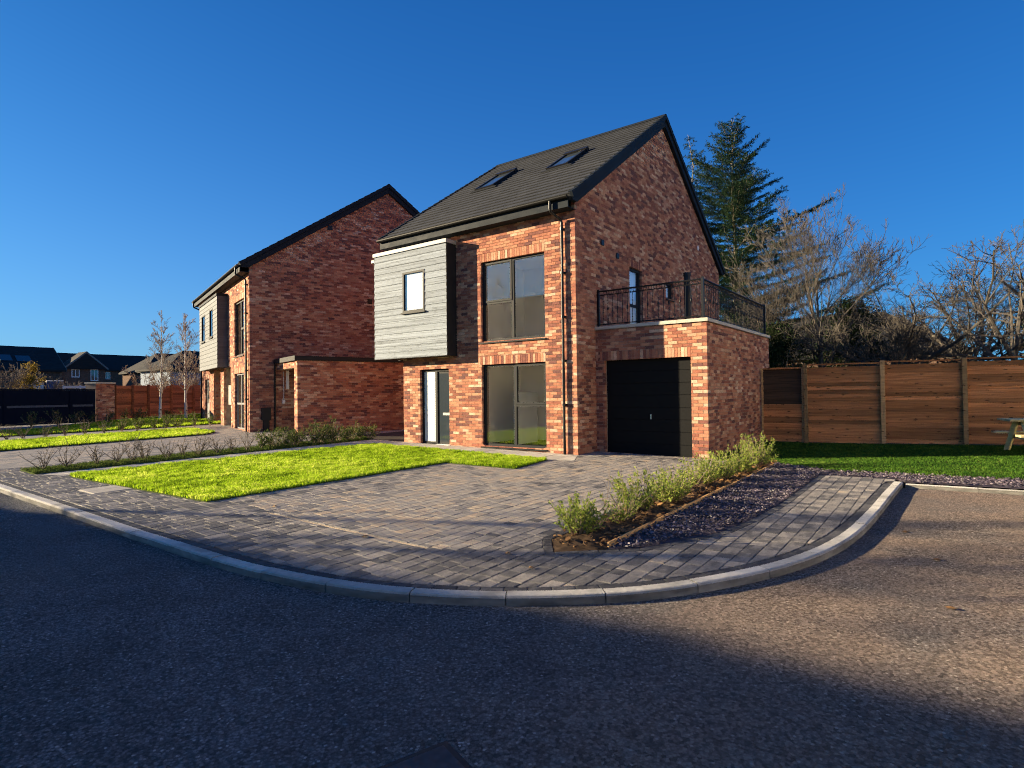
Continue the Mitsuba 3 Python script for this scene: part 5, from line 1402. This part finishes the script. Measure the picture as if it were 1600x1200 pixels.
# things beyond the gate
for key, p, q, h, mat, lab in (('site_container', (-65.7, 5.8), (-65.3, 7.4), 2.6, 'white_paint', 'pale ribbed site container showing over the dark gate'), ('site_container_001', (-65.2, 7.65), (-64.9, 8.9), 2.6, 'blue_paint', 'blue ribbed site container showing over the dark gate')):
    p, q = np.array(p), np.array(q); L = np.linalg.norm(q - p); t = (q - p) / L; fr = Frame((*p, gz(*p)), (*t, 0), (0, 0, 1), (t[1], -t[0], 0))
    m = MB(); bx(m, fr, 0, L, 0, h, -6, 0); put(key, m, mat, label=lab, category='container')
    for i in range(7):
        m = MB(); bx(m, fr, L * (i + .2) / 7, L * (i + .8) / 7, .15, h - .15, .001, .04); put(num(f'{key}__rib'), m, mat)
    m = MB(); bx(m, fr, -.02, L + .02, h + .002, h + .1, -6.02, .06); put(f'{key}__top_rail', m, 'steel')
k = 'white_fence'; p, q = np.array([-41.2, 2.0]), np.array([-40.3, 4.6]); L = np.linalg.norm(q - p); t = (q - p) / L
fr = Frame((*p, gz(*p)), (*t, 0), (0, 0, 1), (t[1], -t[0], 0)); tag(k, 'white board fence seen over the dark gate beside the brick pier', 'fence')
for i, (v0, v1) in enumerate(((1.60, 1.76), (1.30, 1.53), (1.0, 1.25), (.6, .9))):
    m = MB(); bx(m, fr, 0, L, v0, v1, .0, .03); put(num(f'{k}__board'), m, 'white_paint')
for i in range(4):
    m = MB(); bx(m, fr, L * i / 3 - .05, L * i / 3 + .05, 0, 1.8, -.1, -.001); put(num(f'{k}__post'), m, 'white_paint')
# a few fallen leaves
rl = np.random.default_rng(400)
for i, (x, y) in enumerate([(1.75, -7.75), (3.45, -7.35), (3.9, -7.6), (-.6, -7.4), (6.9, -5.2), (6.6, -4.1), (7.0, -6.6)]):
    road = x > 6.3; z = gz(x, y) + (-.07 if road else .008); m = MB(); a = rl.uniform(0, 6.28); s_ = rl.uniform(.035, .055)
    c = [(x + s_ * r_ * math.cos(a + b), y + s_ * r_ * math.sin(a + b), z + .012 * rl.random()) for b, r_ in ((0, 1), (.8, .6), (1.6, .7), (2.6, .55), (3.14, 1), (3.8, .6), (4.6, .65), (5.5, .5))]
    m.add([(x, y, z + .018)] + c, [[0, 1 + j, 1 + (j + 1) % 8] for j in range(8)], (rl.random(), .5))
    put(num('fallen_leaf'), m, 'dead_leaf', label=['brown fallen leaf on the paving left of the bed, the nearest to the kerb middle', 'brown fallen leaf on the paving just short of the bed tip', 'brown fallen leaf on the paving between the bed tip and the kerb', 'brown fallen leaf on the drive near the lawn corner', 'brown fallen leaf on the road, middle one beside the right kerb', 'brown fallen leaf on the road, furthest up the right kerb', 'brown fallen leaf on the road, nearest the viewer on the right'][i], category='leaf', group='fallen leaves on the road' if road else 'fallen leaves on the paving')
